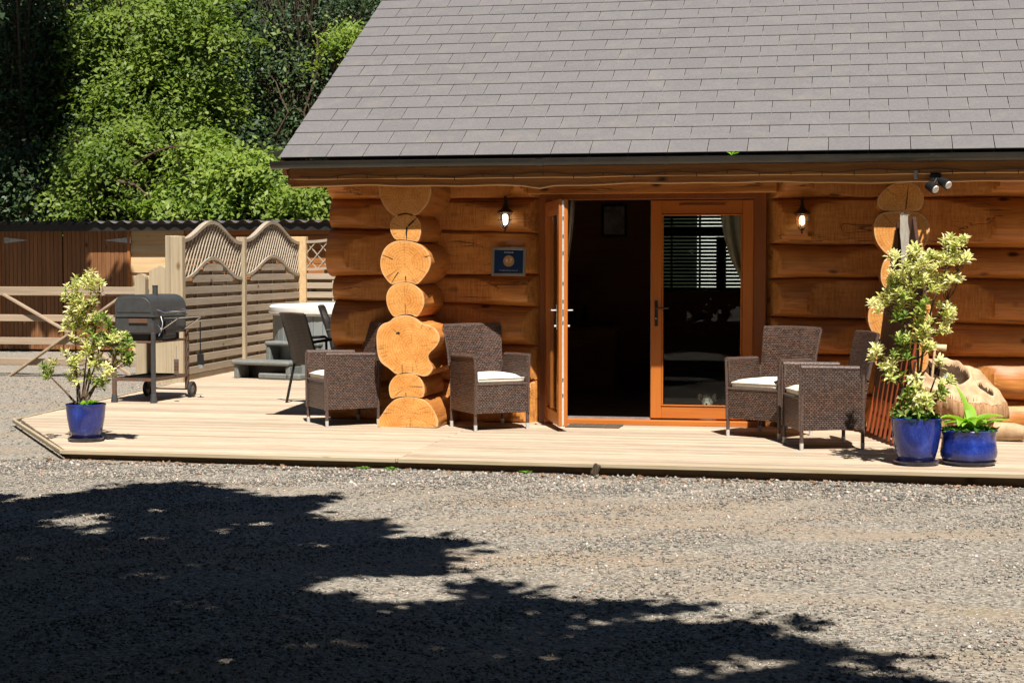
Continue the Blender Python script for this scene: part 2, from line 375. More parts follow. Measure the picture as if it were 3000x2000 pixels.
M_saucer = plain('saucer_glaze', (.05, .05, .085), .35, 0, .3, 20, .1, .5, (.02, .02, .05))
M_soil = plain('potting_soil', (.035, .022, .014), .95, 0, .4, 60, .8, .1)
M_bark = wood('bark', (.035, .026, .018), (.075, .056, .038), (.13, .10, .07), 2, 1.2, .95, False, .1, .1, .8)
M_twig = plain('twig_bark', (.15, .10, .065), .9, 0, .3, 30, .3, .1)
def leafmat(name, stops, tr=.45, rough=.5):
    m = bpy.data.materials.new(name); m.use_nodes = True; t = m.node_tree; b = t.nodes['Principled BSDF']; o = t.nodes['Material Output']
    a = t.nodes.new('ShaderNodeAttribute'); a.attribute_name = 'tint'
    r = t.nodes.new('ShaderNodeValToRGB'); e = r.color_ramp.elements
    while len(e) < len(stops): e.new(.5)
    for i, (p, c) in enumerate(stops): e[i].position = p; e[i].color = (*c, 1)
    t.links.new(a.outputs['Fac'], r.inputs[0]); t.links.new(r.outputs[0], b.inputs['Base Color'])
    b.inputs['Roughness'].default_value = rough; b.inputs['Specular IOR Level'].default_value = .35
    tl = t.nodes.new('ShaderNodeBsdfTranslucent'); mx = t.nodes.new('ShaderNodeMixShader'); mx.inputs[0].default_value = tr
    hs = t.nodes.new('ShaderNodeHueSaturation'); hs.inputs['Value'].default_value = 1.3; hs.inputs['Saturation'].default_value = 1.1
    t.links.new(r.outputs[0], hs.inputs['Color']); t.links.new(hs.outputs[0], tl.inputs['Color'])
    t.links.new(b.outputs[0], mx.inputs[1]); t.links.new(tl.outputs[0], mx.inputs[2]); t.links.new(mx.outputs[0], o.inputs[0]); return m
M_leaf = leafmat('woodland_leaves', [(0, (.020, .045, .008)), (.5, (.12, .19, .024)), (1, (.26, .33, .055))], .45)
M_leaflime = leafmat('lime_leaves', [(0, (.05, .10, .012)), (.5, (.17, .26, .034)), (1, (.32, .39, .07))], .45)
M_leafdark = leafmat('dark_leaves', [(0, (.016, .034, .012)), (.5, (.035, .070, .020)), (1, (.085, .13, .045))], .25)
M_varieg = leafmat('variegated_leaves', [(0, (.06, .13, .02)), (.3, (.22, .32, .05)), (.45, (.52, .54, .15)), (.75, (.72, .70, .32)), (1, (.82, .80, .52))], .35)
M_fresh = leafmat('fresh_green_leaves', [(0, (.10, .26, .02)), (.6, (.25, .46, .05)), (1, (.42, .60, .10))], .4)
M_under = leafmat('underplanting_leaves', [(0, (.015, .045, .01)), (.5, (.05, .14, .02)), (1, (.2, .35, .05))], .3)
def groundmat():
    m = mat('gravel_ground', (.3, .27, .23), .9, spec=.2); N = NT(m)
    v = N.coord((1, 1, 1), False)
    vo = N.n('ShaderNodeTexVoronoi'); N.l(v, vo.inputs['Vector']); vo.inputs['Scale'].default_value = 55
    vc = N.n('ShaderNodeSeparateColor'); N.l(vo.outputs['Color'], vc.inputs[0])
    c = N.ramp(vc.outputs[0], [(0, (.09, .083, .075)), (.3, (.185, .168, .143)), (.6, (.27, .244, .205)), (1, (.42, .38, .32))])
    c = N.mix(.25, c, (.25, .215, .16))
    patch = N.noise(N.coord((.35, 1.3, 1), False), .9, 5, .6)
    dirt = N.ramp(patch, [(.48, (0, 0, 0)), (.66, (1, 1, 1))])
    ds = N.n('ShaderNodeSeparateColor'); N.l(dirt, ds.inputs[0])
    c = N.mix(N.math('MULTIPLY', ds.outputs[0], .7), c, N.ramp(N.noise(v, 40, 5, .8), [(.3, (.22, .155, .10)), (.7, (.40, .31, .22))]))
    moss = N.noise(N.coord((.6, 2.0, 1), False), 1.7, 5, .7)
    ms = N.math('MULTIPLY', N.math('SUBTRACT', moss, .60, True), 5, True)
    c = N.mix(N.math('MULTIPLY', ms, .65), c, (.19, .17, .045))
    N.color(c)
    b = N.bump(vo.outputs['Distance'], .8, .012); N.bump(N.noise(v, 150, 4, .8), .5, .006, b); return m
M_ground = groundmat()
def stonemat():
    m = mat('gravel_stones', (.3, .3, .3), .85, spec=.25); N = NT(m)
    a = N.n('ShaderNodeAttribute', attribute_name='tint')
    N.color(N.ramp(a.outputs['Fac'], [(0, (.10, .095, .088)), (.3, (.18, .166, .146)), (.6, (.26, .235, .198)), (.88, (.36, .325, .27)), (.95, (.34, .20, .14)), (1, (.58, .54, .48))])); return m
M_stone = stonemat()
M_hill = plain('woodland_floor', (.016, .020, .009), .95, 0, .4, 2.0, .8, .1, (.006, .008, .004), .1)

# ================================================================= SETTING
# ground: one sheet, finer near the cabin
def grid(xs, ys, zf):
    V = [(x, y, zf(x, y)) for y in ys for x in xs]; n = len(xs)
    F = [(j * n + i, j * n + i + 1, (j + 1) * n + i + 1, (j + 1) * n + i) for j in range(len(ys) - 1) for i in range(n - 1)]
    return V, F
def gz(x, y):
    near = 1 if (-14 < x < 5 and -14 < y < -3.5) else 0
    return GZ - .0035 * max(-8, min(x, 3)) - .012 + near * (.010 * math.sin(x * 2.1 + y * 1.3) + .008 * math.sin(x * 5.3 - y * 4.1))
xs = sorted(set([-160, -80, -40, -25] + [round(-20 + i * .4, 2) for i in range(66)] + [8, 15, 30, 80, 160])); ys = sorted(set([-160, -80, -40, -24] + [round(-18 + i * .4, 2) for i in range(96)] + [25, 40, 80, 160]))
V, F = grid(xs, ys, gz); tag(mk('ground', V, F, M_ground, None, True), kind='structure')
# wooded hillside behind
def hz(x, y):
    t = max(0, y - 17.5 - .25 * max(0, x + 4) + .1 * (x + 14)); return -.5 + min(t, 60) * .62 + .5 * math.sin(x * .5) * min(t, 3) * .3
V, F = grid([-60 + i * 2.5 for i in range(49)], [15 + i * 1.6 for i in range(36)], hz); tag(mk('hillside', V, F, M_hill, None, True), kind='structure')

# ---------------------------------------------------------------- gravel stones (nobody could count them)
def stones(n, xr, yr, smin, smax, zf=gz):
    base = np.array([(1, 0, 0), (-1, 0, 0), (0, 1, 0), (0, -1, 0), (0, 0, 1), (0, 0, -1)], float)
    T = np.array([(0, 2, 4), (2, 1, 4), (1, 3, 4), (3, 0, 4), (2, 0, 5), (1, 2, 5), (3, 1, 5), (0, 3, 5)])
    x = rng.uniform(*xr, n); y = rng.uniform(*yr, n)
    bnd = np.exp(-((y + 5.75 - .10 * x + .15 * np.sin(x * 1.3)) / .42) ** 2) + np.exp(-((y + 7.6 - .16 * x + .2 * np.sin(x * .9 + 1)) / .5) ** 2)
    keep = rng.random(n) > .80 * np.clip(bnd, 0, 1) * (.65 + .35 * np.sin(x * 2.1 + 1.0)) ; x = x[keep]; y = y[keep]; n = len(x)
    s = smin + (smax - smin) * rng.random(n) ** 2.5
    B = base[None] * s[:, None, None] * rng.uniform(.6, 1.2, (n, 6, 1)) * np.stack([rng.uniform(.7, 1.3, n), rng.uniform(.6, 1.1, n), rng.uniform(.45, .8, n)], 1)[:, None, :]
    a = rng.random(n) * 6.28; ca, sa = np.cos(a), np.sin(a)
    X = B[..., 0] * ca[:, None] - B[..., 1] * sa[:, None]; Y = B[..., 0] * sa[:, None] + B[..., 1] * ca[:, None]
    z = np.array([zf(p, q) for p, q in zip(x, y)])
    V = np.stack([X + x[:, None], Y + y[:, None], B[..., 2] + (z + s * .25)[:, None]], -1).reshape(-1, 3)
    F = (T[None] + 6 * np.arange(n)[:, None, None]).reshape(-1, 3)
    return V, F, np.repeat(rng.random(n), 6)
parts = [stones(120000, (-9.5, 3.2), (-10.3, -3.42), .005, .0145), stones(12000, (-9.5, 3.2), (-4.4, -3.36), .008, .024), stones(11000, (-13, -6.2), (-4.5, 6), .007, .018)]
Vs = []; Fs = []; As = []; o = 0
for V, F, A in parts:
    Vs.append(V); Fs.append(F + o); As.append(A); o += len(V)
st = tris('gravel', np.concatenate(Vs), np.concatenate(Fs), M_stone, None, np.concatenate(As)); tag(st, 'loose grey and beige gravel stones spread over the yard in front of the deck', 'gravel', kind='stuff')
# the stones that would lie under the deck are hidden by it

# ---------------------------------------------------------------- deck
SH = -.016
def xl(y):
    P = [(-3.31, -6.22), (-.81, -7.92), (1.53, -8.12), (4.46, -8.43), (12, -8.84)]
    for (a, xa), (b, xb) in zip(P, P[1:]):
        if y <= b: return xa + (xb - xa) * (y - a) / (b - a)
    return P[-1][1]
fm = MB()
def dy(x, y): return y + SH * (x + 3.44)
# frame and fascia below the boards
fm.prism([(-6.15, dy(-6.15, -3.25), -.16), (4.6, dy(4.6, -3.25), -.16), (4.6, dy(4.6, -3.21), -.16), (-6.15, dy(-6.15, -3.21), -.16)], (0, 0, .125))
fm.prism([(-6.20, -3.20, -.16), (-6.13, -3.22, -.16), (-7.82, -.78, -.16), (-7.88, -.80, -.16)][::-1], (0, 0, .125))
fm.prism([(-7.9, -.8, -.16), (-7.85, -.8, -.16), (-8.37, 4.4, -.16), (-8.42, 4.4, -.16)], (0, 0, .125))
fm.box((-2, 1.2, -.13), (11, 8.6, .02))
deck = fm.build('deck', M_fascia); tag(deck, kind='structure')
bw, gap = .1215, .005; y = -3.30; i = 0
while y < 10.2:
    y1 = y + bw - gap
    if y < -.02: segs = [(None, -3.44 - .002), (-3.44 + .002, 4.6)]
    else: segs = [(None, -4.2 if y > .3 else -3.9)]
    for (a, b) in segs:
        xa0, xa1 = (xl(y), xl(y1)) if a is None else (a, a)
        zt = random.uniform(-.0012, .0012); e = .003
        q = [(xa0, dy(xa0, y)), (b, dy(b, y)), (b, dy(b, y1)), (xa1, dy(xa1, y1))]
        vs = [(p[0], p[1], -.028) for p in q] + [(p[0], p[1], zt - e) for p in q]
        top = [(q[0][0] + e, q[0][1] + e, zt), (q[1][0] - e, q[1][1] + e, zt), (q[2][0] - e, q[2][1] - e, zt), (q[3][0] + e, q[3][1] - e, zt)]
        vs += top
        fs = [(3, 2, 1, 0)] + [(k, (k + 1) % 4, 4 + (k + 1) % 4, 4 + k) for k in range(4)] + [(4 + k, 4 + (k + 1) % 4, 8 + (k + 1) % 4, 8 + k) for k in range(4)] + [(8, 9, 10, 11)]
        mk('deck_board', vs, fs, M_deck, deck)
    y += bw; i += 1
# nosing along the open edges
for a, b in (((-6.24, -3.27, 0), (-3.45, dy(-3.45, -3.325), 0)), ((-3.43, dy(-3.43, -3.325), 0), (4.6, dy(4.6, -3.325), 0)), ((-6.25, -3.27, 0), (-7.95, -.81, 0)), ((-7.95, -.80, 0), (-8.45, 4.4, 0))):
    a = Vector(a); b = Vector(b); a.z = b.z = -.014
    m = MB().bar(a, b, .03, .034, (0, 0, 1), .004); m.build('edge_board', M_deckedge, deck)
# leaf litter along the edge
def litter():
    n = 420; x = rng.uniform(-6.5, 3, n); y = -3.36 - .016 * (x + 3.4) - np.abs(rng.normal(0, .13, n)); z = np.array([gz(a, b) for a, b in zip(x, y)]) + .012
    c = np.stack([x, y, z], 1); a = rng.random(n) * 6.28; L = rng.uniform(.012, .034, n)
    d = np.stack([np.cos(a), np.sin(a), rng.uniform(-.4, .6, n)], 1) * L[:, None]; s = np.stack([-np.sin(a), np.cos(a), rng.uniform(-.5, .5, n)], 1) * (L * .55)[:, None]
    V = np.stack([c - d, c + s, c + d, c - s], 1).reshape(-1, 3); T = np.arange(4 * n).reshape(n, 4)
    return V, T, np.repeat(rng.random(n), 4)
M_litter = leafmat('dry_leaves', [(0, (.09, .045, .025)), (.5, (.18, .09, .045)), (1, (.32, .20, .12))], .1)
V, T, A = litter(); tag(tris('leaf_litter', V, T, M_litter, None, A), 'dry brown leaves blown against the front edge of the deck', 'leaf litter', kind='stuff')
tag(MB().box((0, 0, 0), (.055, .03, .09), Matrix.Rotation(.4, 3, 'Y'), .008).tube([(0, -.02, -.045), (.01, -.03, .05)], [.018, .006], 6).build('bark_chip', M_bark, None, False, (*at(1745, 1375, y=-3.40).xy, gz(-1.9, -3.4) + .05)), 'curled brown piece of bark leaning on the deck edge below the doors', 'bark')

# ================================================================= LOG CABIN
cabin = empty('log_cabin', (0, 0, 0), 0, 'honey coloured log cabin with grey slate roof and open double glass doors', 'cabin')
ZL = [2.62, 2.135, 1.848, 1.391, 1.155, .713, .36, -.03]       # grooves at the left tail
ZD = [2.62, 2.12, 1.788, 1.403, 1.095, .731, .399, -.03]      # left of the door
ZR0 = [2.62, 2.107, 1.692, 1.37, 1.017, .665, .33, -.03]      # right of the door
ZR1 = [2.62, 2.099, 1.643, 1.364, .959, .661, .288, -.03]
def wall_log(k, xa, xb, za, zb, stubs, door_side, free_side):
    n = max(40, int((xb - xa) * 34)); m = 36; V = []; FA = []; sd = k + xa
    jit = random.uniform(-.03, .03) if free_side else 0
    for i in range(n + 1):
        x = xa + (xb - xa) * i / n; t = (x - xa) / (xb - xa)
        top = za[k] + (zb[k] - za[k]) * t + wob(x, k * 1.3, .010); bot = za[k + 1] + (zb[k + 1] - za[k + 1]) * t + wob(x, (k + 1) * 1.3, .010)
        if k == 0: top = 2.6
        h = (top - bot) / 2; c = (top + bot) / 2; A = min(.27, max(.19, h * 1.25)) * (1 + wob(x * .7, k * 3.1, .06))
        lim = 9
        for xs_ in stubs: lim = min(lim, .125 + .22 * max(0, abs(x - xs_) - .40 - .14 * math.sin(k * 2.7 + (1 if x > xs_ else 0))) + .9 * max(0, abs(x - xs_) - .78))
        if door_side: 
            dd = (xb - x) if door_side > 0 else (x - xa)
            lim = min(lim, .035 + 1.15 * dd)
        xx = x + (jit if i == 0 and free_side else 0)
        for j in range(m):
            th = 2 * math.pi * j / m; cy, sz = math.cos(th), math.sin(th)
            yy = -A * math.copysign(abs(cy) ** .95, cy); zz = c + (h * 1.03 + .003) * (sz - .20 * (1 - sz * sz) * (cy > 0))
            yy += .004 * math.sin(x * 23 + th * 3 + k)
            FA.append(1.0 if yy < -lim - .004 else 0.0)
            if yy < -lim: yy = -lim - (yy + lim) * -.04
            V.append((xx, yy, zz))
    F = [(i * m + j, (i + 1) * m + j, (i + 1) * m + (j + 1) % m, i * m + (j + 1) % m) for i in range(n) for j in range(m)]
    F += [tuple(range(m)), tuple(n * m + j for j in range(m))[::-1]]
    o = mk('wall_log', V, F, M_log, cabin, True); at_ = o.data.attributes.new('facet', 'FLOAT', 'POINT'); at_.data.foreach_set('value', FA)
    try: o.data.set_sharp_from_angle(angle=R(24))
    except Exception: pass
for k in range(7): wall_log(k, -4.95, -2.90, ZL, ZD, [-3.97], 1, True)
for k in range(7):
    wall_log(k, -.795, 4.6, ZR0, [a + (b - a) * 5.4 / 2.29 for a, b in zip(ZR0, ZR1)], [.42], -1, False)
# projecting log ends, two stacks
def log_end(poly, yf, yb=-.02, name='log_end', cracks=()):
    P = [at(px, py, y=yf) for px, py in poly]
    cx = sum(p.x for p in P) / len(P); cz = sum(p.z for p in P) / len(P); c = Vector((cx, yf, cz))
    # resample + smooth the outline
    for _ in range(2): P = [q for a, b in zip(P, P[1:] + P[:1]) for q in (a * .75 + b * .25, a * .25 + b * .75)]
    n = len(P); L = [p - c for p in P]; V = []; T = []
    levels = [(1.0, .012), (.985, .0), (.9, 0), (.75, -.001), (.5, .0005), (.25, 0)]
    for s, dyy in levels:
        for p in L: V.append((p.x * s, dyy, p.z * s)); T.append(s if s > .97 else s * .95)
    V.append((0, 0, 0)); T.append(0)
    F = [(i * n + k, (i + 1) * n + k, (i + 1) * n + (k + 1) % n, i * n + (k + 1) % n) for i in range(len(levels) - 1) for k in range(n)]
    F += [((len(levels) - 1) * n + k, len(V) - 1, (len(levels) - 1) * n + (k + 1) % n) for k in range(n)]
    me = bpy.data.meshes.new(name); me.from_pydata(V, [], F); me.update(); a = me.attributes.new('tint', 'FLOAT', 'POINT'); a.data.foreach_set('value', T)
    # orientation: outward normal must face -y
    me.flip_normals() if me.polygons[0].normal.y > 0 else None
    # side skin
    dep = yb - yf; V2 = []; seg = 7
    for i in range(seg + 1):
        d = .012 + (dep - .012) * i / seg; s = 1 + .05 * math.sin(i * .9 + cx * 7) * min(1, i / 2)
        for k, p in enumerate(L):
            r = 1 + .015 * math.sin(k * 1.3 + i * .8) * min(1, i)
            V2.append((p.x * s * r, d, p.z * (1 + .01 * math.sin(i))))
    F2 = [(i * n + k, i * n + (k + 1) % n, (i + 1) * n + (k + 1) % n, (i + 1) * n + k) for i in range(seg) for k in range(n)]
    o = mk(name, V2, F2, M_logside, cabin, True, c)
    cut = ob('cut_face', me, M_end, o, False)
    for (a, b, w) in cracks:
        A, B = at(*a, y=yf) - c, at(*b, y=yf) - c; d = (B - A).normalized(); sdir = Vector((-d.z, 0, d.x)) * w / 2
        mid = (A + B) / 2 + sdir * 1.4
        MB().prism([A + sdir * .2 + Vector((0, -.002, 0)), mid + Vector((0, -.002, 0)), B + sdir + Vector((0, -.002, 0)), B - sdir + Vector((0, -.002, 0)), mid - sdir * 1.8 + Vector((0, -.002, 0)), A - sdir * .2 + Vector((0, -.002, 0))], (0, .004, 0)).build('drying_crack', M_black, o)
    return o
def z6(l): return [(950 + x / 3.335, 530 + y / 3.335) for x, y in l]
def z2(l): return [(900 + x / 1.845, 500 + y / 1.845) for x, y in l]
def z4(l): return [(860 + x / 4.356, 940 + y / 4.356) for x, y in l]
def z7(l): return [(2500 + x / 3.136, 500 + y / 3.136) for x, y in l]
YF = -.87
log_end(z6([(528, 20), (525, 90), (545, 180), (590, 260), (650, 320), (710, 352), (790, 325), (860, 350), (930, 315), (1000, 240), (1040, 150), (1045, 60), (1020, -20), (900, -110), (780, -130), (640, -80)]), YF, cracks=((z6([(905, 355)])[0], z6([(820, 440)])[0], .014),))
log_end(z6([(636, 455), (645, 395), (690, 345), (760, 312), (820, 308), (890, 340), (935, 395), (948, 460), (942, 540), (915, 598), (880, 590), (800, 578), (735, 574), (695, 578), (655, 525)]), YF, cracks=((z6([(805, 575)])[0], z6([(808, 450)])[0], .016),))
log_end(z6([(690, 584), (780, 580), (880, 595), (955, 635), (1015, 695), (1044, 770), (1035, 855), (980, 940), (905, 1020), (860, 995), (790, 984), (710, 998), (655, 1018), (600, 960), (556, 890), (540, 805), (555, 715), (600, 635)]), YF, cracks=((z6([(565, 722)])[0], z6([(670, 765)])[0], .006), (z6([(655, 1000)])[0], z6([(725, 890)])[0], .008), (z6([(800, 985)])[0], z6([(795, 930)])[0], .01), (z6([(1035, 725)])[0], z6([(985, 745)])[0], .006)))
log_end(z6([(690, 1002), (780, 986), (860, 998), (925, 1050), (970, 1110), (980, 1200), (958, 1265), (905, 1338), (850, 1302), (745, 1302), (685, 1342), (630, 1270), (602, 1185), (604, 1095), (645, 1035)]), YF, cracks=((z6([(795, 1300)])[0], z6([(790, 1200)])[0], .006),))
log_end(z2([(372, 870), (400, 828), (445, 816), (462, 795), (500, 780), (545, 779), (590, 797), (615, 826), (650, 832), (690, 850), (716, 890), (716, 925), (690, 960), (660, 985), (652, 1015), (668, 1045), (683, 1070), (665, 1100), (636, 1115), (600, 1106), (545, 1092), (482, 1106), (445, 1072), (400, 1042), (382, 1010), (372, 950)]), YF, cracks=((z2([(515, 1095)])[0], z2([(513, 1045)])[0], .006), (z2([(480, 880)])[0], z2([(500, 878)])[0], .02)))
log_end(z4([(1240, 1000), (1213, 900), (1215, 815), (1250, 745), (1305, 690), (1370, 658), (1460, 650), (1560, 680), (1630, 745), (1665, 830), (1675, 920), (1650, 985), (1530, 966), (1440, 958), (1320, 968)]), YF, cracks=((z4([(1440, 960)])[0], z4([(1432, 915)])[0], .007),))
log_end(z4([(1058, 1368), (1075, 1255), (1130, 1185), (1175, 1110), (1240, 1040), (1310, 985), (1430, 964), (1550, 970), (1660, 1000), (1740, 1070), (1800, 1160), (1848, 1270), (1842, 1345), (1838, 1362), (1450, 1352)]), YF)
# right stack
log_end(z7([(212, 300), (235, 225), (300, 155), (380, 115), (470, 100), (550, 115), (610, 155), (650, 230), (645, 310), (608, 372), (480, 372), (300, 372), (240, 345)]), YF, cracks=((z7([(505, 130)])[0], z7([(480, 360)])[0], .008),))
log_end(z7([(185, 540), (192, 470), (220, 410), (290, 376), (440, 370), (600, 376), (670, 425), (706, 520), (700, 600), (660, 690), (600, 770), (450, 870), (300, 768), (230, 690), (196, 620)]), YF)
log_end(z7([(300, 780), (450, 860), (600, 790), (640, 900), (640, 1000), (590, 1090), (430, 1110), (290, 1090), (248, 1010), (250, 900)]), YF)
log_end(z7([(290, 1100), (430, 1115), (600, 1100), (690, 1180), (730, 1300), (710, 1440), (640, 1540), (450, 1580), (230, 1560), (150, 1460), (122, 1330), (170, 1200)]), YF)
log_end(z7([(250, 1575), (450, 1590), (620, 1560), (680, 1640), (700, 1760), (650, 1860), (450, 1890), (250, 1860), (190, 1760), (190, 1650)]), YF)
log_end(z7([(270, 1880), (450, 1900), (630, 1880), (690, 1980), (670, 2090), (450, 2100), (220, 2090), (200, 1980)]), YF)
log_end(z7([(240, 2100), (450, 2110), (650, 2100), (740, 2200), (790, 2330), (790, 2372), (110, 2372), (120, 2310), (180, 2190)]), YF)

# interior shell (floor, ceiling, back and side walls with a window opening)
M_int = wood('interior_wood', (.20, .09, .035), (.34, .155, .06), (.44, .22, .09), 0, 1, .6, False, .2, .05, .1)
M_intfloor = wood('interior_floor', (.16, .10, .06), (.26, .165, .10), (.34, .22, .13), 0, 1, .4, False, .3, .05, .1)
IB = 6.0
MB().box((-.2, 3.06, -.05), (8.0, 5.86, .06)).build('floor', M_intfloor, cabin)
w = MB()
wx0, wx1, wz0, wz1 = at(1918, 700, y=6).x, at(2200, 700, y=6).x, 1.14, 2.22
w.box(((-4 + wx0) / 2, IB, 1.5), (wx0 + 4, .16, 3.1)); w.box(((wx1 + 4) / 2, IB, 1.5), (4 - wx1, .16, 3.1))
w.box(((wx0 + wx1) / 2, IB, (wz0 - .05) / 2), (wx1 - wx0, .16, wz0 + .05)); w.box(((wx0 + wx1) / 2, IB, (wz1 + 3.05) / 2), (wx1 - wx0, .16, 3.05 - wz1))
w.build('back_wall', M_int, cabin)
MB().box((-3.99, 3, 1.4), (.24, 5.8, 2.86)).build('side_wall', M_int, cabin)
MB().box((3.9, 3, 1.4), (.2, 5.8, 2.86)).build('side_wall', M_int, cabin)
MB().box((0, 2.95, 2.90), (8, 6.2, .06)).build('ceiling', M_int, cabin)
# gable infill above the left side wall
MB().prism([(-4.02, -.1, 2.93), (-4.02, 6.0, 2.93), (-4.02, 2.95, 4.50)], (.06, 0, 0)).build('gable', M_log, cabin)

# roof
PH = math.atan(0.555); cp, sp_ = math.cos(PH), math.sin(PH)
EY, EZ = -1.12, 2.462; RX0, RX1 = -5.145, 4.6
def rp(x, s, n=0): return Vector((x, EY + s * cp - n * sp_, EZ + s * sp_ + n * cp))
RL = 4.62
m = MB()
m.add([rp(RX0 + .01, .03, -.03), rp(RX1, .03, -.03), rp(RX1, RL, -.03), rp(RX0 + .01, RL, -.03), rp(RX0 + .01, .03, -.012), rp(RX1, .03, -.012), rp(RX1, RL, -.012), rp(RX0 + .01, RL, -.012)], [(3, 2, 1, 0), (4, 5, 6, 7), (0, 1, 5, 4), (1, 2, 6, 5), (2, 3, 7, 6), (3, 0, 4, 7)])
roof = m.build('roof', M_roofm, cabin)
ry = rp(0, RL).y; rz_ = rp(0, RL).z
MB().add([(RX0, ry, rz_), (RX1, ry, rz_), (RX1, ry + RL * cp, rz_ - RL * sp_), (RX0, ry + RL * cp, rz_ - RL * sp_), (RX0, ry, rz_ - .04), (RX1, ry, rz_ - .04), (RX1, ry + RL * cp, rz_ - RL * sp_ - .04), (RX0, ry + RL * cp, rz_ - RL * sp_ - .04)], [(0, 1, 2, 3), (7, 6, 5, 4), (0, 4, 5, 1), (3, 2, 6, 7), (0, 3, 7, 4), (1, 5, 6, 2)]).build('rear_slope', M_slateo, roof)
SW, SC, SLN = .344, .267, .40
def slate_mesh(w):
    b = MB(); t = .0048; hw = w / 2 - .003
    jl, jr = random.uniform(-.001, .001), random.uniform(-.001, .001)
    lo = [(-hw, 0, .0), (hw, 0, .0), (hw, SLN, -.006), (-hw, SLN, -.006)]
    up = [(-hw + .001, .001, t), (hw - .001, .001, t), (hw, SLN, t - .006), (-hw, SLN, t - .006)]
    b.add(lo + up, [(3, 2, 1, 0), (4, 5, 6, 7), (0, 1, 5, 4), (1, 2, 6, 5), (2, 3, 7, 6), (3, 0, 4, 7)])
    me = bpy.data.meshes.new('slate'); me.from_pydata([tuple(v) for v in b.v], [], b.f); me.update(); me.materials.append(M_slate if abs(w - .344) < .002 else M_slatev); return me
SM = {}
far = MB(); count = 0
for r_ in range(18):
    s0 = r_ * SC; x = -.566 + (r_ % 2) * SW / 2 - 20 * SW
    while x < RX1:
        xa, xb = max(x, RX0), min(x + SW, RX1)
        if xb <= RX0 + .02: x += SW; continue
        # very narrow slips at the verge join the next slate
        if x + SW - RX0 < .13 and x < RX0: x += SW; nxt = True; xa = RX0; xb = min(x + SW, RX1)
        elif x < RX0: nxt = False
        key = round(xb - xa, 3)
        if key not in SM: SM[key] = [slate_mesh(key) for _ in range(1)]
        cx = (xa + xb) / 2; p = rp(cx, s0, .004)
        Mx = Matrix.Translation(p) @ Matrix.Rotation(PH - .016, 4, 'X')
        Mx = Mx @ Matrix.Rotation(random.uniform(-.0025, .0025), 4, 'Z')
        if xa < 1.75 and r_ < 15 and count < 300:
            o = bpy.data.objects.new('slate', SM[key][0]); COL.objects.link(o); o.parent = roof; o.matrix_basis = Mx; count += 1
        else:
            me = SM[key][0]; far.add([Mx @ v.co for v in me.vertices], [tuple(q.vertices) for q in me.polygons])
        x += SW
tag(far.build('outer_slates', M_slateo, roof), kind='stuff')
# eaves: black strip standing in for the slate overhang's shadow, gutter, boards
MB().box((-.25, -1.085, 2.415), (9.7, .02, .06)).build('eaves_shadow', M_black, cabin)
g = MB(); prof = [(-1.205 + .052 - .052 * math.cos(a), 2.420 - .062 * math.sin(a)) for a in [math.pi * i / 10 for i in range(11)]]
prof = [(-1.210, 2.426)] + prof; inn = [(-1.205 + .052 - .048 * math.cos(a), 2.420 - .058 * math.sin(a)) for a in [math.pi * i / 10 for i in range(11)]][::-1]
poly = prof + inn
g.prism([(RX0 - .05, a, b) for a, b in poly], (9.8, 0, 0)); gut = g.build('gutter', M_gutter, cabin, True)
MB().prism([(RX0 - .056, a, b) for a, b in prof], (.006, 0, 0)).build('stop_end', M_gutter, gut)
for px in (1570, 1945, 2340, 2725):
    xx = at(px, 480, y=-1.2).x
    gb = MB(); pr2 = [(-1.205 + .052 - .058 * math.cos(a), 2.420 - .068 * math.sin(a)) for a in [math.pi * i / 10 for i in range(11)]]
    gb.prism([(xx, a, b) for a, b in pr2], (.035 if px != 1570 else .06, 0, 0)); gb.build('gutter_bracket', M_gutter, gut)
for xx in np.arange(-4.6, 4, .8): MB().box((xx, -1.09, 2.40), (.02, .06, .05)).build('gutter_bracket', M_gutter, gut)
MB().box((-.24, -1.07, 2.345), (9.62, .03, .15)).build('fascia', M_trim, cabin)
def live_edge(yf, ztop, zb, amp, th, seed, x0=-5.06):
    n = 150; x1 = 4.6; b = MB(); e = MB(); V = []
    for i in range(n + 1):
        x = x0 + (x1 - x0) * i / n; z = zb + wob(x * 1.15, seed, amp) - (amp * 1.6 * max(0, 1 - abs((x + 2.75) / .14)) if seed < 5 else 0)
        V += [(x, yf, ztop), (x, yf, z + .012), (x, yf - .012, z), (x, yf + th, z - .006), (x, yf + th, ztop)]
    F1 = []; F2 = []
    for i in range(n):
        a, c = i * 5, (i + 1) * 5
        F1 += [(a, a + 1, c + 1, c), (a + 3, a + 4, c + 4, c + 3), (a + 4, a, c, c + 4)]; F2 += [(a + 1, a + 2, c + 2, c + 1), (a + 2, a + 3, c + 3, c + 2)]
    F1 += [(0, 4, 3, 2, 1), tuple(n * 5 + k for k in (0, 1, 2, 3, 4))]
    o = mk('live_edge_board', V, F1 + F2, M_trim, cabin); o.data.materials.append(M_trimedge)
    for k in range(len(F1), len(F1) + len(F2)): o.data.polygons[k].material_index = 1
live_edge(-1.062, 2.36, 2.268, .007, .022, 7.0)
live_edge(-1.03, 2.30, 2.203, .014, .035, 2.0)
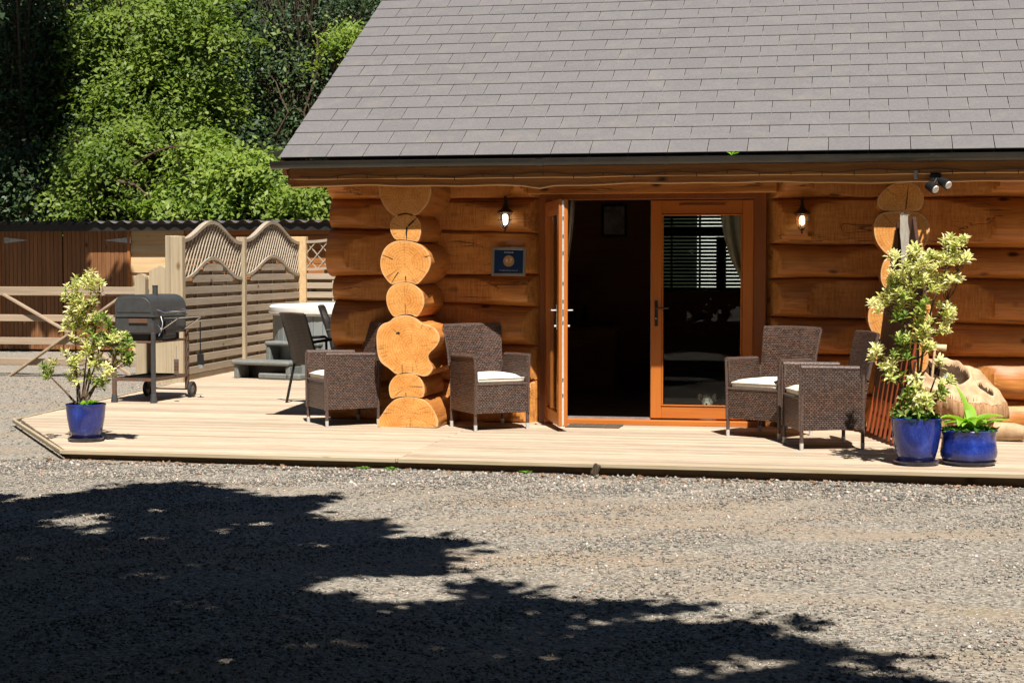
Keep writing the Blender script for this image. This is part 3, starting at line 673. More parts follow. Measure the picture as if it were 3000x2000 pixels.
# soffit + rafter ends
MB().box((-.23, -.53, 2.375), (9.6, .96, .02)).build('soffit', M_trim, cabin)
MB().box((-5.05, -1.03, 2.32), (.05, .06, .2)).build('verge_end', M_trim, cabin)
m = MB(); m.add([rp(RX0 + .01, .02, -.19), rp(RX0 + .01, RL, -.19), rp(RX0 + .01, RL, -.032), rp(RX0 + .01, .02, -.032), rp(RX0 + .05, .02, -.19), rp(RX0 + .05, RL, -.19), rp(RX0 + .05, RL, -.032), rp(RX0 + .05, .02, -.032)], [(0, 3, 2, 1), (4, 5, 6, 7), (0, 1, 5, 4), (2, 3, 7, 6), (0, 4, 7, 3), (1, 2, 6, 5)]); m.build('barge_board', M_trim, cabin)
# header over the doors and frame
MB().box((-1.85, -.16, 2.20), (2.32, .12, .10), None, .008).build('lintel', M_log, cabin)
fr = MB()
fr.box((-2.845, -.10, 1.07), (.12, .12, 2.16), None, .006); df = fr.build('door_frame', M_frame, cabin)
MB().box((-.845, -.10, 1.07), (.115, .12, 2.16), None, .006).build('door_frame', M_frame, cabin)
MB().box((-1.842, -.10, 2.125), (1.90, .12, .055), None, .006).build('door_frame', M_frame, cabin)
MB().box((-1.845, -.13, .022), (2.0, .20, .05), None, .006).build('threshold', M_doorh, cabin)
MB().box((-2.30, -.10, .055), (.9, .05, .018)).build('threshold_bar', M_galv, cabin)
# right hand leaf, closed
dr = empty('door', (-1.855, -.115, .06), 0); dr.parent = cabin; dr['label'] = 'closed right hand glazed door leaf'
LW, LH = .955, 2.03
MB().box((.055, 0, LH / 2), (.105, .062, LH), None, .006).build('stile', M_door, dr)
MB().box((LW - .055, 0, LH / 2), (.105, .062, LH), None, .006).build('stile', M_door, dr)
MB().box((LW / 2, .001, .058), (LW - .21, .060, .116), None, .006).build('bottom_rail', M_doorh, dr)
MB().box((LW / 2, .001, LH - .065), (LW - .21, .060, .13), None, .006).build('top_rail', M_doorh, dr)
bd = MB()
for (c, d) in (((LW / 2, -.028, .123), (LW - .2, .018, .014)), ((LW / 2, -.028, LH - .137), (LW - .2, .018, .014)), ((.114, -.028, LH / 2), (.014, .018, LH - .26)), ((LW - .114, -.028, LH / 2), (.014, .018, LH - .26))): bd.box(c, d, None, .004)
bd.build('glazing_bead', M_doorh, dr)
MB().box((LW / 2, 0, LH / 2), (LW - .212, .006, LH - .25)).build('glass_pane', M_glass, dr)
MB().box((LW / 2 - .0, -.036, LH - .045), (.42, .012, .022), None, .003).build('trickle_vent', M_frame, dr)
hb = MB().box((.055, -.038, .98), (.028, .014, .24), None, .004).tube([(.055, -.04, 1.03), (.055, -.085, 1.03)], .009, 8).tube([(.055, -.082, 1.03), (.175, -.082, 1.03)], .009, 8); hb.build('handle', M_black, dr)
MB().tube([(.055, -.044, .93), (.055, -.05, .93)], .010, 10).build('lock_cylinder', M_chrome, dr)
MB().box((.004, .01, LH / 2), (.012, .03, LH)).build('white_seal', M_white, dr)
# left hand leaf, swung open
hg = Vector((-2.83, -.13, .045)); tip = Vector((-2.545, -.985, 0)); dvec = (tip - hg); dvec.z = 0; ang = math.atan2(dvec.y, dvec.x); LL = dvec.length
dl = empty('door', hg, ang); dl.parent = cabin; dl['label'] = 'left hand glazed door leaf swung open'
TH = .07
MB().box((LL - .055, -.018, LH / 2), (.105, .03, LH), None, .004).build('stile', M_door, dl)
MB().box((LL - .055, .03, LH / 2), (.105, .038, LH), None, .004).build('stile', M_door, dl)
MB().box((.055, 0.004, LH / 2), (.105, TH, LH), None, .006).build('stile', M_door, dl)
MB().box((LL / 2, .004, .058), (LL - .21, .06, .116), None, .006).build('bottom_rail', M_doorh, dl)
MB().box((LL / 2, .004, LH - .065), (LL - .21, .06, .13), None, .006).build('top_rail', M_doorh, dl)
MB().box((LL / 2, .004, LH / 2), (LL - .212, .006, LH - .25)).build('glass_pane', M_glass, dl)
MB().box((LL + .0015, .0045, LH / 2), (.010, .020, LH - .02), None, .002).build('lock_strip', M_white, dl)
for zz in (.28, .42, .93, 1.02, 1.12, 1.28, 1.55, 1.70, 1.86): MB().box((LL + .008, .0045, zz), (.006, .009, .03 if zz != 1.02 else .06)).build('lock_bolt', M_black, dl)
for sgn in (-1, 1):
    yb = .004 + sgn * .046
    hh = MB().box((LL - .055, yb, .98), (.026, .012, .22), None, .003).tube([(LL - .055, yb, 1.04), (LL - .055, yb + sgn * .05, 1.04)], .008, 8).tube([(LL - .05, yb + sgn * .05, 1.04), (LL - .17, yb + sgn * .05, 1.04)], .009, 8)
    hh.tube([(LL - .055, yb, .90), (LL - .055, yb + sgn * .025, .90)], .011, 8); hh.build('handle', M_chrome, dl)

# ---------------------------------------------------------------- inside the cabin
wf = MB()
cxw, czw = (wx0 + wx1) / 2, (wz0 + wz1) / 2
for c, d in (((wx0 + .03, IB, czw), (.06, .1, wz1 - wz0)), ((wx1 - .03, IB, czw), (.06, .1, wz1 - wz0)), ((cxw, IB, wz0 + .03), (wx1 - wx0 - .12, .1, .06)), ((cxw, IB, wz1 - .03), (wx1 - wx0 - .12, .1, .06)), ((cxw, IB, 1.905), (wx1 - wx0 - .12, .09, .10)), ((at(2112, 700, y=6).x, IB, 1.50), (.11, .09, .70))): wf.box(c, d)
win = wf.build('window_frame', M_frame, cabin); MB().box((cxw, IB + .01, czw), (wx1 - wx0 - .1, .006, wz1 - wz0 - .1)).build('glass_pane', M_glass, win)
bl = empty('window_blind', (cxw, IB - .12, wz1), 0, 'dark wooden venetian blind hanging in the rear window seen through the closed door', 'blind')
me0 = None; z = -.03
while z > -(wz1 - wz0) + .02:
    if me0 is None:
        o = MB().box((0, 0, 0), (wx1 - wx0 + .04, .046, .003), Matrix.Rotation(R(44), 3, 'X')).build('slat', M_black, bl); me0 = o.data
    else:
        o = bpy.data.objects.new('slat', me0); COL.objects.link(o); o.parent = bl
    o.location = (0, 0, z); z -= .0455
for xx in (-.38, -.02, .30): MB().box((xx, -.03, -(wz1 - wz0) / 2), (.028, .002, wz1 - wz0)).build('ladder_tape', M_black, bl)
# behind the cabin: an added white block to brighten slat gaps, and a fence
M_render = plain('white_render', (.78, .77, .74), .9, 0, .03, 8, .1)
wb = empty('white_filler_block', (-1.9, 12.5, GZ), 0, 'white rendered block added behind the cabin to brighten the gaps between the blind slats', 'building')
MB().box((.9, 0, 1.8), (2.9, 2.4, 3.6)).build('wall', M_render, wb); MB().box((.9, 0, 3.66), (3.2, 2.7, .12)).build('roof', M_slate, wb)
bf = empty('back_fence', (-4.35, 11.0, GZ), 0, 'orange brown board fence behind the cabin glimpsed between the blind slats', 'fence')
for k in range(14): MB().box((-1.0 + k * .155, 0, 1.15), (.15, .02, 2.3)).build('board', M_shedh, bf)
def curtain(name, pts_l, pts_r, yy, label):
    V = []; n = len(pts_l); m = 22
    for i in range(n):
        a = at(*pts_l[i], y=yy); b = at(*pts_r[i], y=yy)
        for j in range(m + 1):
            t = j / m; p = a.lerp(b, t); p.y += .035 * math.sin(t * 22 + i * .25); V.append(p)
    F = [(i * (m + 1) + j, i * (m + 1) + j + 1, (i + 1) * (m + 1) + j + 1, (i + 1) * (m + 1) + j) for i in range(n - 1) for j in range(m)]
    o = mk(name, V, F, M_curt, None, True); so_ = o.modifiers.new('thick', 'SOLIDIFY'); so_.thickness = .004
    return tag(o, label, 'curtain')
curtain('curtain', [(2105, 590), (2112, 640), (2122, 700), (2140, 760), (2165, 810), (2185, 860)], [(2225, 590), (2225, 640), (2225, 700), (2222, 760), (2215, 810), (2205, 860)], .28, 'pale curtain tied back behind the closed right hand door pane')
curtain('curtain', [(1640, 575), (1640, 640), (1640, 700), (1640, 760), (1640, 800)], [(1686, 575), (1682, 640), (1676, 700), (1667, 760), (1655, 800)], .30, 'pale curtain hanging inside beside the swung open door leaf')
pf = empty('picture_frame', at(1800, 646, y=IB - .12), 0, 'dim framed picture on the dark back wall seen through the open doorway', 'picture')
MB().box((0, 0, 0), (.27, .02, .36)).build('print', plain('print_paper', (.6, .6, .56), .8, 0, .3, 12), pf)
b_ = MB()
for c, d in (((-.15, -.01, 0), (.03, .035, .42)), ((.15, -.01, 0), (.03, .035, .42)), ((0, -.01, .195), (.27, .035, .03)), ((0, -.01, -.195), (.27, .035, .03))): b_.box(c, d)
b_.build('frame', M_black, pf)
cb0 = at(1720, 1020, y=4.6); cb0.z = -.02
sd = empty('sideboard', cb0, 0, 'dark sideboard deep inside the room seen through the open doorway', 'cabinet'); MB().box((0, 0, .36), (.75, .4, .72), None, .01).build('carcass', M_int, sd); MB().box((0, -.02, .735), (.8, .46, .03), None, .006).build('top', M_int, sd)
for s_ in (-1, 1): MB().box((s_ * .18, -.205, .36), (.34, .015, .6), None, .004).build('cupboard_door', M_int, sd)
lp = empty('table_lamp', (cb0.x - .02, cb0.y, .73), 0, 'table lamp with brown shade on the sideboard inside the dark room', 'lamp')
MB().lathe([(.07, 0), (.07, .015), (.02, .03), (.03, .12), (.015, .2), (.01, .3)], 16).build('lamp_base', M_black, lp); MB().lathe([(.16, .27), (.12, .47)], 24, cap=False).build('lamp_shade', plain('brown_shade', (.20, .10, .04), .9), lp)
# small pale toy dog just inside the closed door
M_plush = plain('plush_fur', (.46, .45, .38), .95, 0, .2, 60, .6, .1, None, .01)
dg = empty('toy_dog', (*at(2073, 1190, y=.10).xy, -.02), 0, 'small pale toy dog sitting on the floor behind the closed glass door', 'toy dog')
MB().lathe([(.001, 0), (.075, .01), (.085, .07), (.06, .15), (.03, .19), (.001, .2)], 16).build('body', M_plush, dg, True)
MB().lathe([(.001, .15), (.05, .165), (.066, .21), (.055, .25), (.03, .275), (.001, .28)], 16, (0, -.02, .02)).build('head', M_plush, dg, True)
MB().lathe([(.001, -.03), (.033, -.02), (.036, 0), (.02, .025), (.001, .03)], 12, (0, -.088, .205)).build('muzzle', M_plush, dg, True)
MB().lathe([(.001, -.008), (.010, 0), (.001, .008)], 8, (0, -.126, .213)).build('nose', M_black, dg)
for s_ in (-1, 1):
    MB().lathe([(.001, -.04), (.022, -.02), (.022, .02), (.001, .04)], 10, (s_ * .07, -.03, .27)).build('ear', M_plush, dg, True)
    MB().lathe([(.001, -.005), (.006, 0), (.001, .005)], 8, (s_ * .025, -.083, .245)).build('eye', M_black, dg)
    MB().tube([(s_ * .045, -.05, .02), (s_ * .05, -.12, .015)], [.028, .024], 10).build('paw', M_plush, dg, True)

# ---------------------------------------------------------------- wall lanterns
def lantern(px, label, lit, pyt, pyb):
    top = at(px, pyt, y=-.29); bot = at(px, pyb, y=-.29); H_ = top.z - bot.z; L = empty('wall_lantern', (top.x, -.29, bot.z), 0, label, 'wall lantern', 'lanterns on the front wall')
    k = H_ / .34
    MB().lathe([(.001, 0), (.008, .005), (.006, .03), (.014, .035), (.026, .045), (.026, .052)], 12).build('finial', M_black, L)
    MB().lathe([(.026, .048), (.046, .075), (.054, .11), (.056, .185)], 20, cap=False).build('glass_jar', M_glass, L)
    cg = MB()
    for a in range(6):
        t = a * math.pi / 3 + .3; cg.tube([(.026 * math.cos(t), .026 * math.sin(t), .048), (.05 * math.cos(t), .05 * math.sin(t), .08), (.061 * math.cos(t), .061 * math.sin(t), .12), (.061 * math.cos(t), .061 * math.sin(t), .188)], .0035, 5)
    for zz, rr in ((.115, .060),): cg.tube([(rr * math.cos(t), rr * math.sin(t), zz) for t in [i * math.pi / 10 for i in range(21)]], .003, 5)
    cg.build('cage', M_black, L)
    MB().lathe([(.076, .182), (.078, .188), (.055, .205), (.03, .225), (.024, .24), (.013, .27), (.010, .335), (.001, .34)], 20).build('hood', M_black, L, True)
    MB().lathe([(.012, .07), (.024, .085), (.027, .115), (.025, .155), (.018, .165)], 14).build('bulb', M_bulb, L, True) if lit else MB().lathe([(.012, .08), (.024, .095), (.026, .125), (.018, .165)], 14).build('bulb', M_bulbw, L, True)
    MB().tube([(0, 0, .30), (0, .05, .33), (0, .11, .31), (0, .14, .22), (0, .15, .17)], .009, 8).build('arm', M_black, L, True)
    MB().box((0, .165, .17), (.08, .03, .16), None, .01).build('wall_plate', M_black, L)
M_bulbw = mat('warm_bulb', (1, 1, 1)); M_bulbw.node_tree.nodes['Principled BSDF'].inputs['Emission Color'].default_value = (1, .80, .52, 1); M_bulbw.node_tree.nodes['Principled BSDF'].inputs['Emission Strength'].default_value = 2.2
lantern(1480, 'black caged wall lantern with white lit bulb above the framed award', True, 568, 680)
lantern(2350, 'black caged wall lantern with warm yellowish bulb above the right hand armchairs', False, 570, 686)

# ---------------------------------------------------------------- award plaque
c = (at(1440, 766, y=-.255) + at(1541, 766, y=-.255)) / 2
pq = empty('award_plaque', c, 0, 'silver framed blue award certificate reading 9.7 hung left of the doors', 'plaque'); pq.rotation_euler = (R(-3), R(.8), 0)
PW, PHh = .327, .270
M_silver = plain('brushed_frame', (.42, .40, .36), .35, .6, .1, 40, .05)
for c_, d in (((-PW / 2 + .013, 0, 0), (.026, .022, PHh)), ((PW / 2 - .013, 0, 0), (.026, .022, PHh)), ((0, 0, PHh / 2 - .013), (PW - .052, .022, .026)), ((0, 0, -PHh / 2 + .013), (PW - .052, .022, .026))): MB().box(c_, d, None, .004).build('frame', M_silver, pq)
MB().box((0, .003, 0), (PW - .05, .008, PHh - .05)).build('blue_panel', plain('navy_print', (.012, .035, .11), .3, 0, .1, 10, 0), pq)
dm = MB(); n = 36
dm.prism([(.053 * math.cos(2 * math.pi * k / n), -.0015, .004 + .053 * math.sin(2 * math.pi * k / n)) for k in range(n)], (0, .0022, 0)).build('gold_disc', plain('gold_print', (.46, .28, .12), .4, 0, .1, 10, 0), pq)
M_print = mat('white_print', (.8, .8, .82), .5)
def text(body, size, loc, parent, mt, name='lettering'):
    cu = bpy.data.curves.new(name, 'FONT'); cu.body = body; cu.size = size; cu.align_x = 'CENTER'; cu.align_y = 'CENTER'; cu.extrude = .0004
    o = bpy.data.objects.new(name, cu); COL.objects.link(o); dg_ = bpy.context.evaluated_depsgraph_get()
    me = bpy.data.meshes.new_from_object(o.evaluated_get(dg_)); bpy.data.objects.remove(o); bpy.data.curves.remove(cu)
    q = ob(name, me, mt, parent); q.location = loc; q.rotation_euler = (R(90), 0, 0); return q
text('9.7', .052, (0, -.0035, .004), pq, mat('pale_gold_print', (.85, .72, .50), .4))
text('Booking.com', .017, (0, -.003, .086), pq, M_print)
text('Traveller Review Awards', .0175, (0, -.003, -.084), pq, mat('blue_grey_print', (.42, .48, .60), .5))

# ---------------------------------------------------------------- spotlights, fairy lights, cable
sp0 = at(2745, 530, y=-1.13)
sl_ = empty('security_light', sp0, 0, 'black twin headed spotlight fixed under the eaves above the right log stack', 'spotlight')
MB().box((-.01, .05, .03), (.10, .05, .07), None, .01).build('junction_box', M_black, sl_)
for k, (dx, dz, rt) in enumerate(((-.045, -.055, .5), (.06, -.02, .9))):
    hd = MB().tube([(0, .03, .02), (dx * .6, -.02, dz * .5)], .012, 8); hd.tube([(dx - .03, .0, dz + .02), (dx + .03, -.06, dz - .02)], [.034, .046], 14); h_ = hd.build('lamp_head', M_black, sl_, True)
    MB().tube([(dx + .029, -.059, dz - .0195), (dx + .034, -.066, dz - .024)], [.036, .030], 12).build('lens', M_white, h_)
fl = empty('fairy_lights', (0, 0, 0), 0, 'thin black string of unlit fairy lights tacked along the eaves board', 'string lights')
pts = []; x = -4.95
while x < 4.4: pts.append((x, -1.094, 2.292 + .008 * math.sin(x * 4) + .01 * math.sin(x * 11) - .0)); x += .09
MB().tube(pts, .0028, 5).build('cable', M_black, fl)
for i, p in enumerate(pts):
    if i % 3 == 1: MB().tube([p, (p[0] + random.uniform(-.01, .01), p[1] - .003, p[2] - random.uniform(.02, .04))], [.0028, .004], 5).build('bulb', M_black, fl)
dm = MB(); pp = [at(2650, 622, y=-1.02), at(2655, 660, y=-1.03), at(2646, 690, y=-1.04), at(2660, 715, y=-1.05), at(2655, 745, y=-1.06), at(2648, 800, y=-1.07)]
dm.tube(pp, .005, 5).tube([pp[3], pp[3] + Vector((.03, -.01, 0))], .006, 5)
tag(dm.build('black_cable', M_black), 'loose black cable running down the face of the grey weathered plank', 'cable')
tag(MB().box(tuple(at(2683, 512, y=-1.085)), (.03, .012, .075), None, .003).build('metal_bracket', M_galv), 'small shiny metal bracket on the eaves board left of the spotlight', 'bracket')
# seedling in the gutter
def leafbunch(c, n, L, W, up=.6, spread=1.0):
    V = []; T = []
    for k in range(n):
        a = random.random() * 6.28; d = Vector((math.cos(a) * spread, math.sin(a) * spread, up * random.uniform(.5, 1.4))).normalized(); s = d.cross(Vector((0, 0, 1))).normalized()
        nn = s.cross(d); c0 = Vector(c); o = len(V)
        V += [c0, c0 + d * L * .5 + s * W / 2 + nn * .1 * L, c0 + d * L, c0 + d * L * .5 - s * W / 2 + nn * .1 * L]; T += [(o, o + 1, o + 2, o + 3)]
    return V, T
V, T = leafbunch(at(2143, 455, y=-1.15), 9, .075, .022, .5)
tag(tris('seedling', np.array([tuple(v) for v in V]), np.array(T), M_fresh, None, rng.random(len(V))), 'tiny bright green seedling sprouting from the gutter', 'seedling')

# ================================================================= RATTAN ARMCHAIRS
def tub_chair():
    t = empty('rattan_armchair')
    Wd, Dp = .55, .53; hw, hd = Wd / 2, Dp / 2
    for sx in (-1, 1):
        for fy in (-1, 1):
            top = .66 if fy < 0 else .60
            lg = MB().tube([(sx * (hw - .012), fy * (hd - .012), .045), (sx * (hw - .012), fy * (hd - .012), top)], .0155, 10).build('leg', M_wickrim, t, True)
            MB().tube([(sx * (hw - .012), fy * (hd - .012), 0), (sx * (hw - .012), fy * (hd - .012), .055)], [.0155, .0175], 10).build('foot_cap', M_foot, lg, True)
        # arm side panels, flaring slightly at the top
        pn = MB(); P = []
        for (yy, zz, fx) in ((-hd, .155, 0), (-hd + .0, .40, 0), (-hd - .004, .665, .014), (hd - .05, .655, .014), (hd - .02, .40, 0), (hd, .165, 0)): P.append((yy, zz, fx))
        n = len(P); vs = [(sx * (hw + f), yy, zz) for yy, zz, f in P] + [(sx * (hw + f - .035), yy, zz) for yy, zz, f in P]
        pn.add(vs, [tuple(range(n)) if sx > 0 else tuple(range(n))[::-1], tuple(range(n, 2 * n))[::-1] if sx > 0 else tuple(range(n, 2 * n))] + [(k, n + k, n + (k + 1) % n, (k + 1) % n) for k in range(n)])
        a_ = pn.build('side_panel', M_wick, t)
        MB().tube([(sx * (hw + .0), -hd - .002, .667), (sx * (hw + .0), 0, .663), (sx * (hw + .0), hd - .05, .657)], .020, 8).tube([(sx * (hw - .01), -hd - .004, .15), (sx * (hw - .01), -hd - .006, .40), (sx * (hw + .002), -hd - .004, .665)], .011, 7).build('binding', M_wickrim, a_, True)
    MB().box((0, -hd + .012, .285), (Wd - .035, .022, .26)).build('front_panel', M_wick, t)
    MB().tube([(-hw + .02, -hd + .006, .415), (hw - .02, -hd + .006, .415)], .012, 7).build('front_binding', M_wickrim, t, True)
    MB().box((0, .0, .405), (Wd - .06, Dp - .06, .03)).build('seat', M_wick, t)
    # reclined back
    def bk(z): k = (z - .155) / .775; return hd - .045 + .13 * max(0, k) ** 1.4
    zs = [.165, .40, .56, .70, .82, .93]; vs = []
    for z in zs:
        wv = hw - .005 + .022 * max(0, (z - .66) / .27)
        for j in range(7):
            u_ = -1 + j / 3; vs.append((wv * u_, bk(z) + .018 * (1 - u_ * u_) * (z > .5), z - (.006 * u_ * u_ if z > .9 else 0)))
    nr = len(zs); n0 = len(vs); vs += [(x, y + .03, z) for x, y, z in vs]
    F = [(i * 7 + j, i * 7 + j + 1, (i + 1) * 7 + j + 1, (i + 1) * 7 + j) for i in range(nr - 1) for j in range(6)]
    F += [tuple(n0 + q for q in f[::-1]) for f in F]
    F += [((nr - 1) * 7 + j, (nr - 1) * 7 + j + 1, n0 + (nr - 1) * 7 + j + 1, n0 + (nr - 1) * 7 + j) for j in range(6)]
    F += [(i * 7, (i + 1) * 7, n0 + (i + 1) * 7, n0 + i * 7) for i in range(nr - 1)] + [((i + 1) * 7 + 6, i * 7 + 6, n0 + i * 7 + 6, n0 + (i + 1) * 7 + 6) for i in range(nr - 1)]
    b_ = mk('backrest', vs, F, M_wick, t)
    e = MB(); 
    top = [Vector(vs[(nr - 1) * 7 + j]) + Vector((0, .015, .004)) for j in range(7)]; lft = [Vector(vs[i * 7]) + Vector((0, .015, 0)) for i in range(2, nr)]; rgt = [Vector(vs[i * 7 + 6]) + Vector((0, .015, 0)) for i in range(2, nr)]
    e.tube(top, .015, 7).tube(lft, .013, 7).tube(rgt, .013, 7); e.build('binding', M_wickrim, b_, True)
    # cushion
    cu = MB(); n = 9; cw, cdp = Wd - .09, Dp - .07; vs = []
    def cz(u_, v_): return .47 + .038 * (1 - u_ ** 6) * (1 - v_ ** 6) + .008 * math.sin(u_ * 3 + 1) * math.cos(v_ * 2)
    g_ = [-1 + 2 * i / (n - 1) for i in range(n)]
    for v_ in g_:
        for u_ in g_: vs.append((u_ * cw / 2, v_ * cdp / 2 - .02, cz(u_, v_)))
    o = len(vs)
    for v_ in g_:
        for u_ in g_: vs.append((u_ * cw / 2 * .985, v_ * cdp / 2 * .985 - .02, .424))
    fs = [(j * n + i, j * n + i + 1, (j + 1) * n + i + 1, (j + 1) * n + i) for j in range(n - 1) for i in range(n - 1)]
    fs += [tuple(o + q for q in f[::-1]) for f in fs]
    for i in range(n - 1): fs += [(i, o + i, o + i + 1, i + 1), ((n - 1) * n + i + 1, o + (n - 1) * n + i + 1, o + (n - 1) * n + i, (n - 1) * n + i), ((i + 1) * n, o + (i + 1) * n, o + i * n, i * n), (i * n + n - 1, o + i * n + n - 1, o + (i + 1) * n + n - 1, (i + 1) * n + n - 1)]
    ch = mk('cushion', vs, fs, M_cush, t, True); 
    MB().tube([(-cw / 2, -cdp / 2 - .022, .468), (0, -cdp / 2 - .024, .470), (cw / 2, -cdp / 2 - .022, .468)], .004, 5).build('piping', M_cush, ch, True)
    return t
ch0 = tub_chair(); G = 'rattan tub armchairs on the deck'
def place(o, front_corner, facing, left_is_front, label):
    """front_corner: world xy of the nearest front foot; facing: unit dir the chair looks"""
    f_ = Vector((facing[0], facing[1])).normalized(); side = Vector((-f_.y, f_.x))        # chair's left-hand side seen from behind
    c = Vector(front_corner) - f_ * .253 + side * (.263 * left_is_front)
    o.location = (c.x, c.y, 0.0); o.rotation_euler = (0, 0, math.atan2(f_.y, f_.x) + math.pi / 2); tag(o, label, 'armchair', G)
A_ = at(958, 1250, z=0).xy; B_ = at(1393, 1263, z=0).xy; C_ = at(2283, 1288, z=0).xy; D_ = at(2348, 1318, z=0).xy
place(ch0, A_, (-.80, -.60), -1, 'brown rattan armchair left of the left hand stack of log ends')
place(copy_tree(ch0), B_, (.62, -.785), 1, 'brown rattan armchair between the left stack of log ends and the open door')
place(copy_tree(ch0), C_, (-.50, -.865), -1, 'brown rattan armchair in front of the right door frame, behind another armchair')
place(copy_tree(ch0), D_, (-.955, -.295), -1, 'brown rattan armchair nearest the big blue pot, seen from its side')

# dining chairs behind the corner
def sling_chair():
    t = empty('dining_chair')
    for sx in (-1, 1):
        MB().tube([(sx * .24, -.22, 0), (sx * .24, -.21, .66)], .015, 8).build('leg', M_black, t, True)
        MB().tube([(sx * .24, .30, 0), (sx * .24, .20, .42), (sx * .24, .215, .5), (sx * .24, .365, .965)], .015, 8).build('leg', M_black, t, True)
        MB().tube([(sx * .25, -.21, .655), (sx * .25, -.24, .675), (sx * .25, -.20, .70), (sx * .25, .05, .695), (sx * .25, .27, .67)], .017, 8).build('armrest', M_black, t, True)
    MB().box((0, 0, .43), (.46, .44, .03), None, .01).build('seat', M_wickd, t)
    P = [(.20, .43), (.225, .55), (.27, .70), (.31, .82), (.365, .97)]; vs = []
    for yy, zz in P:
        for u_ in (-1, -.5, 0, .5, 1): vs.append((u_ * .245, yy + .02 * (1 - u_ * u_), zz))
    o = len(vs); vs += [(x, y + .018, z) for x, y, z in vs]
    F = [(i * 5 + j, i * 5 + j + 1, (i + 1) * 5 + j + 1, (i + 1) * 5 + j) for i in range(4) for j in range(4)]; F += [tuple(o + q for q in f[::-1]) for f in F]
    F += [(20 + j, 21 + j, o + 21 + j, o + 20 + j) for j in range(4)] + [(i * 5, i * 5 + 5, o + i * 5 + 5, o + i * 5) for i in range(4)] + [(i * 5 + 9, i * 5 + 4, o + i * 5 + 4, o + i * 5 + 9) for i in range(4)]
    b_ = mk('backrest', vs, F, M_wickd, t); MB().tube([(-.24, .375, .97), (0, .39, .975), (.24, .375, .97)], .013, 7).build('binding', M_wickrim, b_, True)
    return t
d0 = sling_chair(); p = at(852, 1180, z=0)
d0.location = (p.x + .32, p.y + .10, 0); d0.rotation_euler = (0, 0, R(140)); tag(d0, 'dark high backed dining chair with its back to the hot tub steps', 'dining chair', 'dark dining chairs beside the cabin corner')
d1 = copy_tree(d0); p = at(965, 1120, z=0); d1.location = (p.x + .25, p.y + .1, 0); d1.rotation_euler = (0, 0, R(100)); tag(d1, 'dark dining chair half hidden behind the left cabin corner', 'dining chair')

# ================================================================= BARBECUE
bq = empty('barbecue', (-7.62, 1.72, 0), R(-3), 'dark grey barrel charcoal barbecue on wheels with chimney and hanging tools', 'barbecue')
def lidprof(w, z0, z1, r1, n=7):
    P = [(-w, z0), (w, z0)]
    P += [(w - r1 * 1.1 + r1 * 1.1 * math.cos(a), z1 - r1 + r1 * math.sin(a)) for a in [math.pi / 2 * i / n for i in range(n + 1)]]
    P += [(-w + r1 * .8 - r1 * .8 * math.sin(a), z1 - r1 * .8 + r1 * .8 * math.cos(a)) for a in [math.pi / 2 * i / n for i in range(n + 1)]]
    return P
LY0, LY1 = -.40, .42
P = lidprof(.225, .945, 1.165, .13); m = MB(); m.prism([(x, LY0, z) for x, z in P], (0, LY1 - LY0, 0)); ld = m.build('lid', M_grill, bq, True)
P2 = lidprof(.20, .975, 1.143, .11)
n = len(P2); vs = [(x, LY0 - .003, z) for x, z in P2] + [(x * .97, LY0 - .006, 1.055 + (z - 1.055) * .94) for x, z in P2]
MB().add(vs, [tuple(range(n, 2 * n))] + [(k, (k + 1) % n, n + (k + 1) % n, n + k) for k in range(n)]).build('pressed_end', M_grill, ld)
MB().tube([(-.09, .30, 1.15), (-.09, .30, 1.255)], .031, 14).tube([(-.09, .30, 1.253), (-.09, .30, 1.262)], .034, 14).build('chimney', M_grill, ld, True)
m = MB().tube([(.22, -.28, 1.0), (.28, -.28, .985), (.285, -.25, .98), (.285, .30, .98), (.28, .33, .985), (.22, .33, 1.0)], .011, 8); m.build('lid_handle', M_chrome, ld, True)
MB().lathe([(.026, 0), (.026, .01), (.001, .012)], 14, (.11, -.1, 1.158)).build('thermometer', M_chrome, ld)
MB().box((0, .01, .84), (.46, .84, .20), None, .02).build('firebox', M_grill, bq)
MB().box((0, .01, .935), (.475, .86, .02), None, .004).build('rim', M_grill, bq)
MB().box((-.01, .01, .70), (.36, .74, .12), None, .02).build('ash_pan', M_black, bq)
MB().box((0, .01, .655), (.48, .84, .02), None, .004).build('tray_frame', M_rust, bq)
for (x, y, z0) in ((-.23, -.42, 0), (.235, -.42, 0), (-.23, .42, .10), (.235, .42, .10)):
    lg = MB().box((x, y, (z0 + .76) / 2), (.042, .042, .76 - z0), None, .006).build('leg', M_grill if y < 0 and x > 0 else M_rust, bq)
    if y < 0: MB().lathe([(.040, 0), (.038, .02), (.028, .085), (.026, .09)], 12, (x, y, 0)).build('foot', M_grill, lg)
for x in (-.27, .28):
    wm = MB(); prof_ = [(.055, -.014), (.082, -.020), (.09, -.012), (.09, .012), (.082, .020), (.055, .014)]
    q = MB(); q.lathe(prof_, 28, cap=False); wv = [Vector((v.z + x, v.x + .45, v.y + .09)) for v in q.v]; wh = MB().add(wv, q.f).build('wheel', M_rubber, bq, True)
    q = MB(); q.lathe([(.001, .012), (.02, .018), (.058, .006), (.058, -.006), (.02, -.018), (.001, -.012)], 20, cap=False); MB().add([Vector((v.z + x, v.x + .45, v.y + .09)) for v in q.v], q.f).build('hub', M_hub, wh, True)
MB().tube([(-.29, .45, .09), (.29, .45, .09)], .008, 8).build('axle', M_rust, bq)
sh = MB(); sh.box((0, -.42, .25), (.44, .02, .035)); sh.box((0, .42, .25), (.44, .02, .035)); sh.box((-.235, 0, .25), (.02, .82, .035)); sh.box((.235, 0, .25), (.02, .82, .035)); sh.box((0, 0, .245), (.44, .82, .012)); sh.build('lower_shelf', M_rust, bq)
st_ = MB()
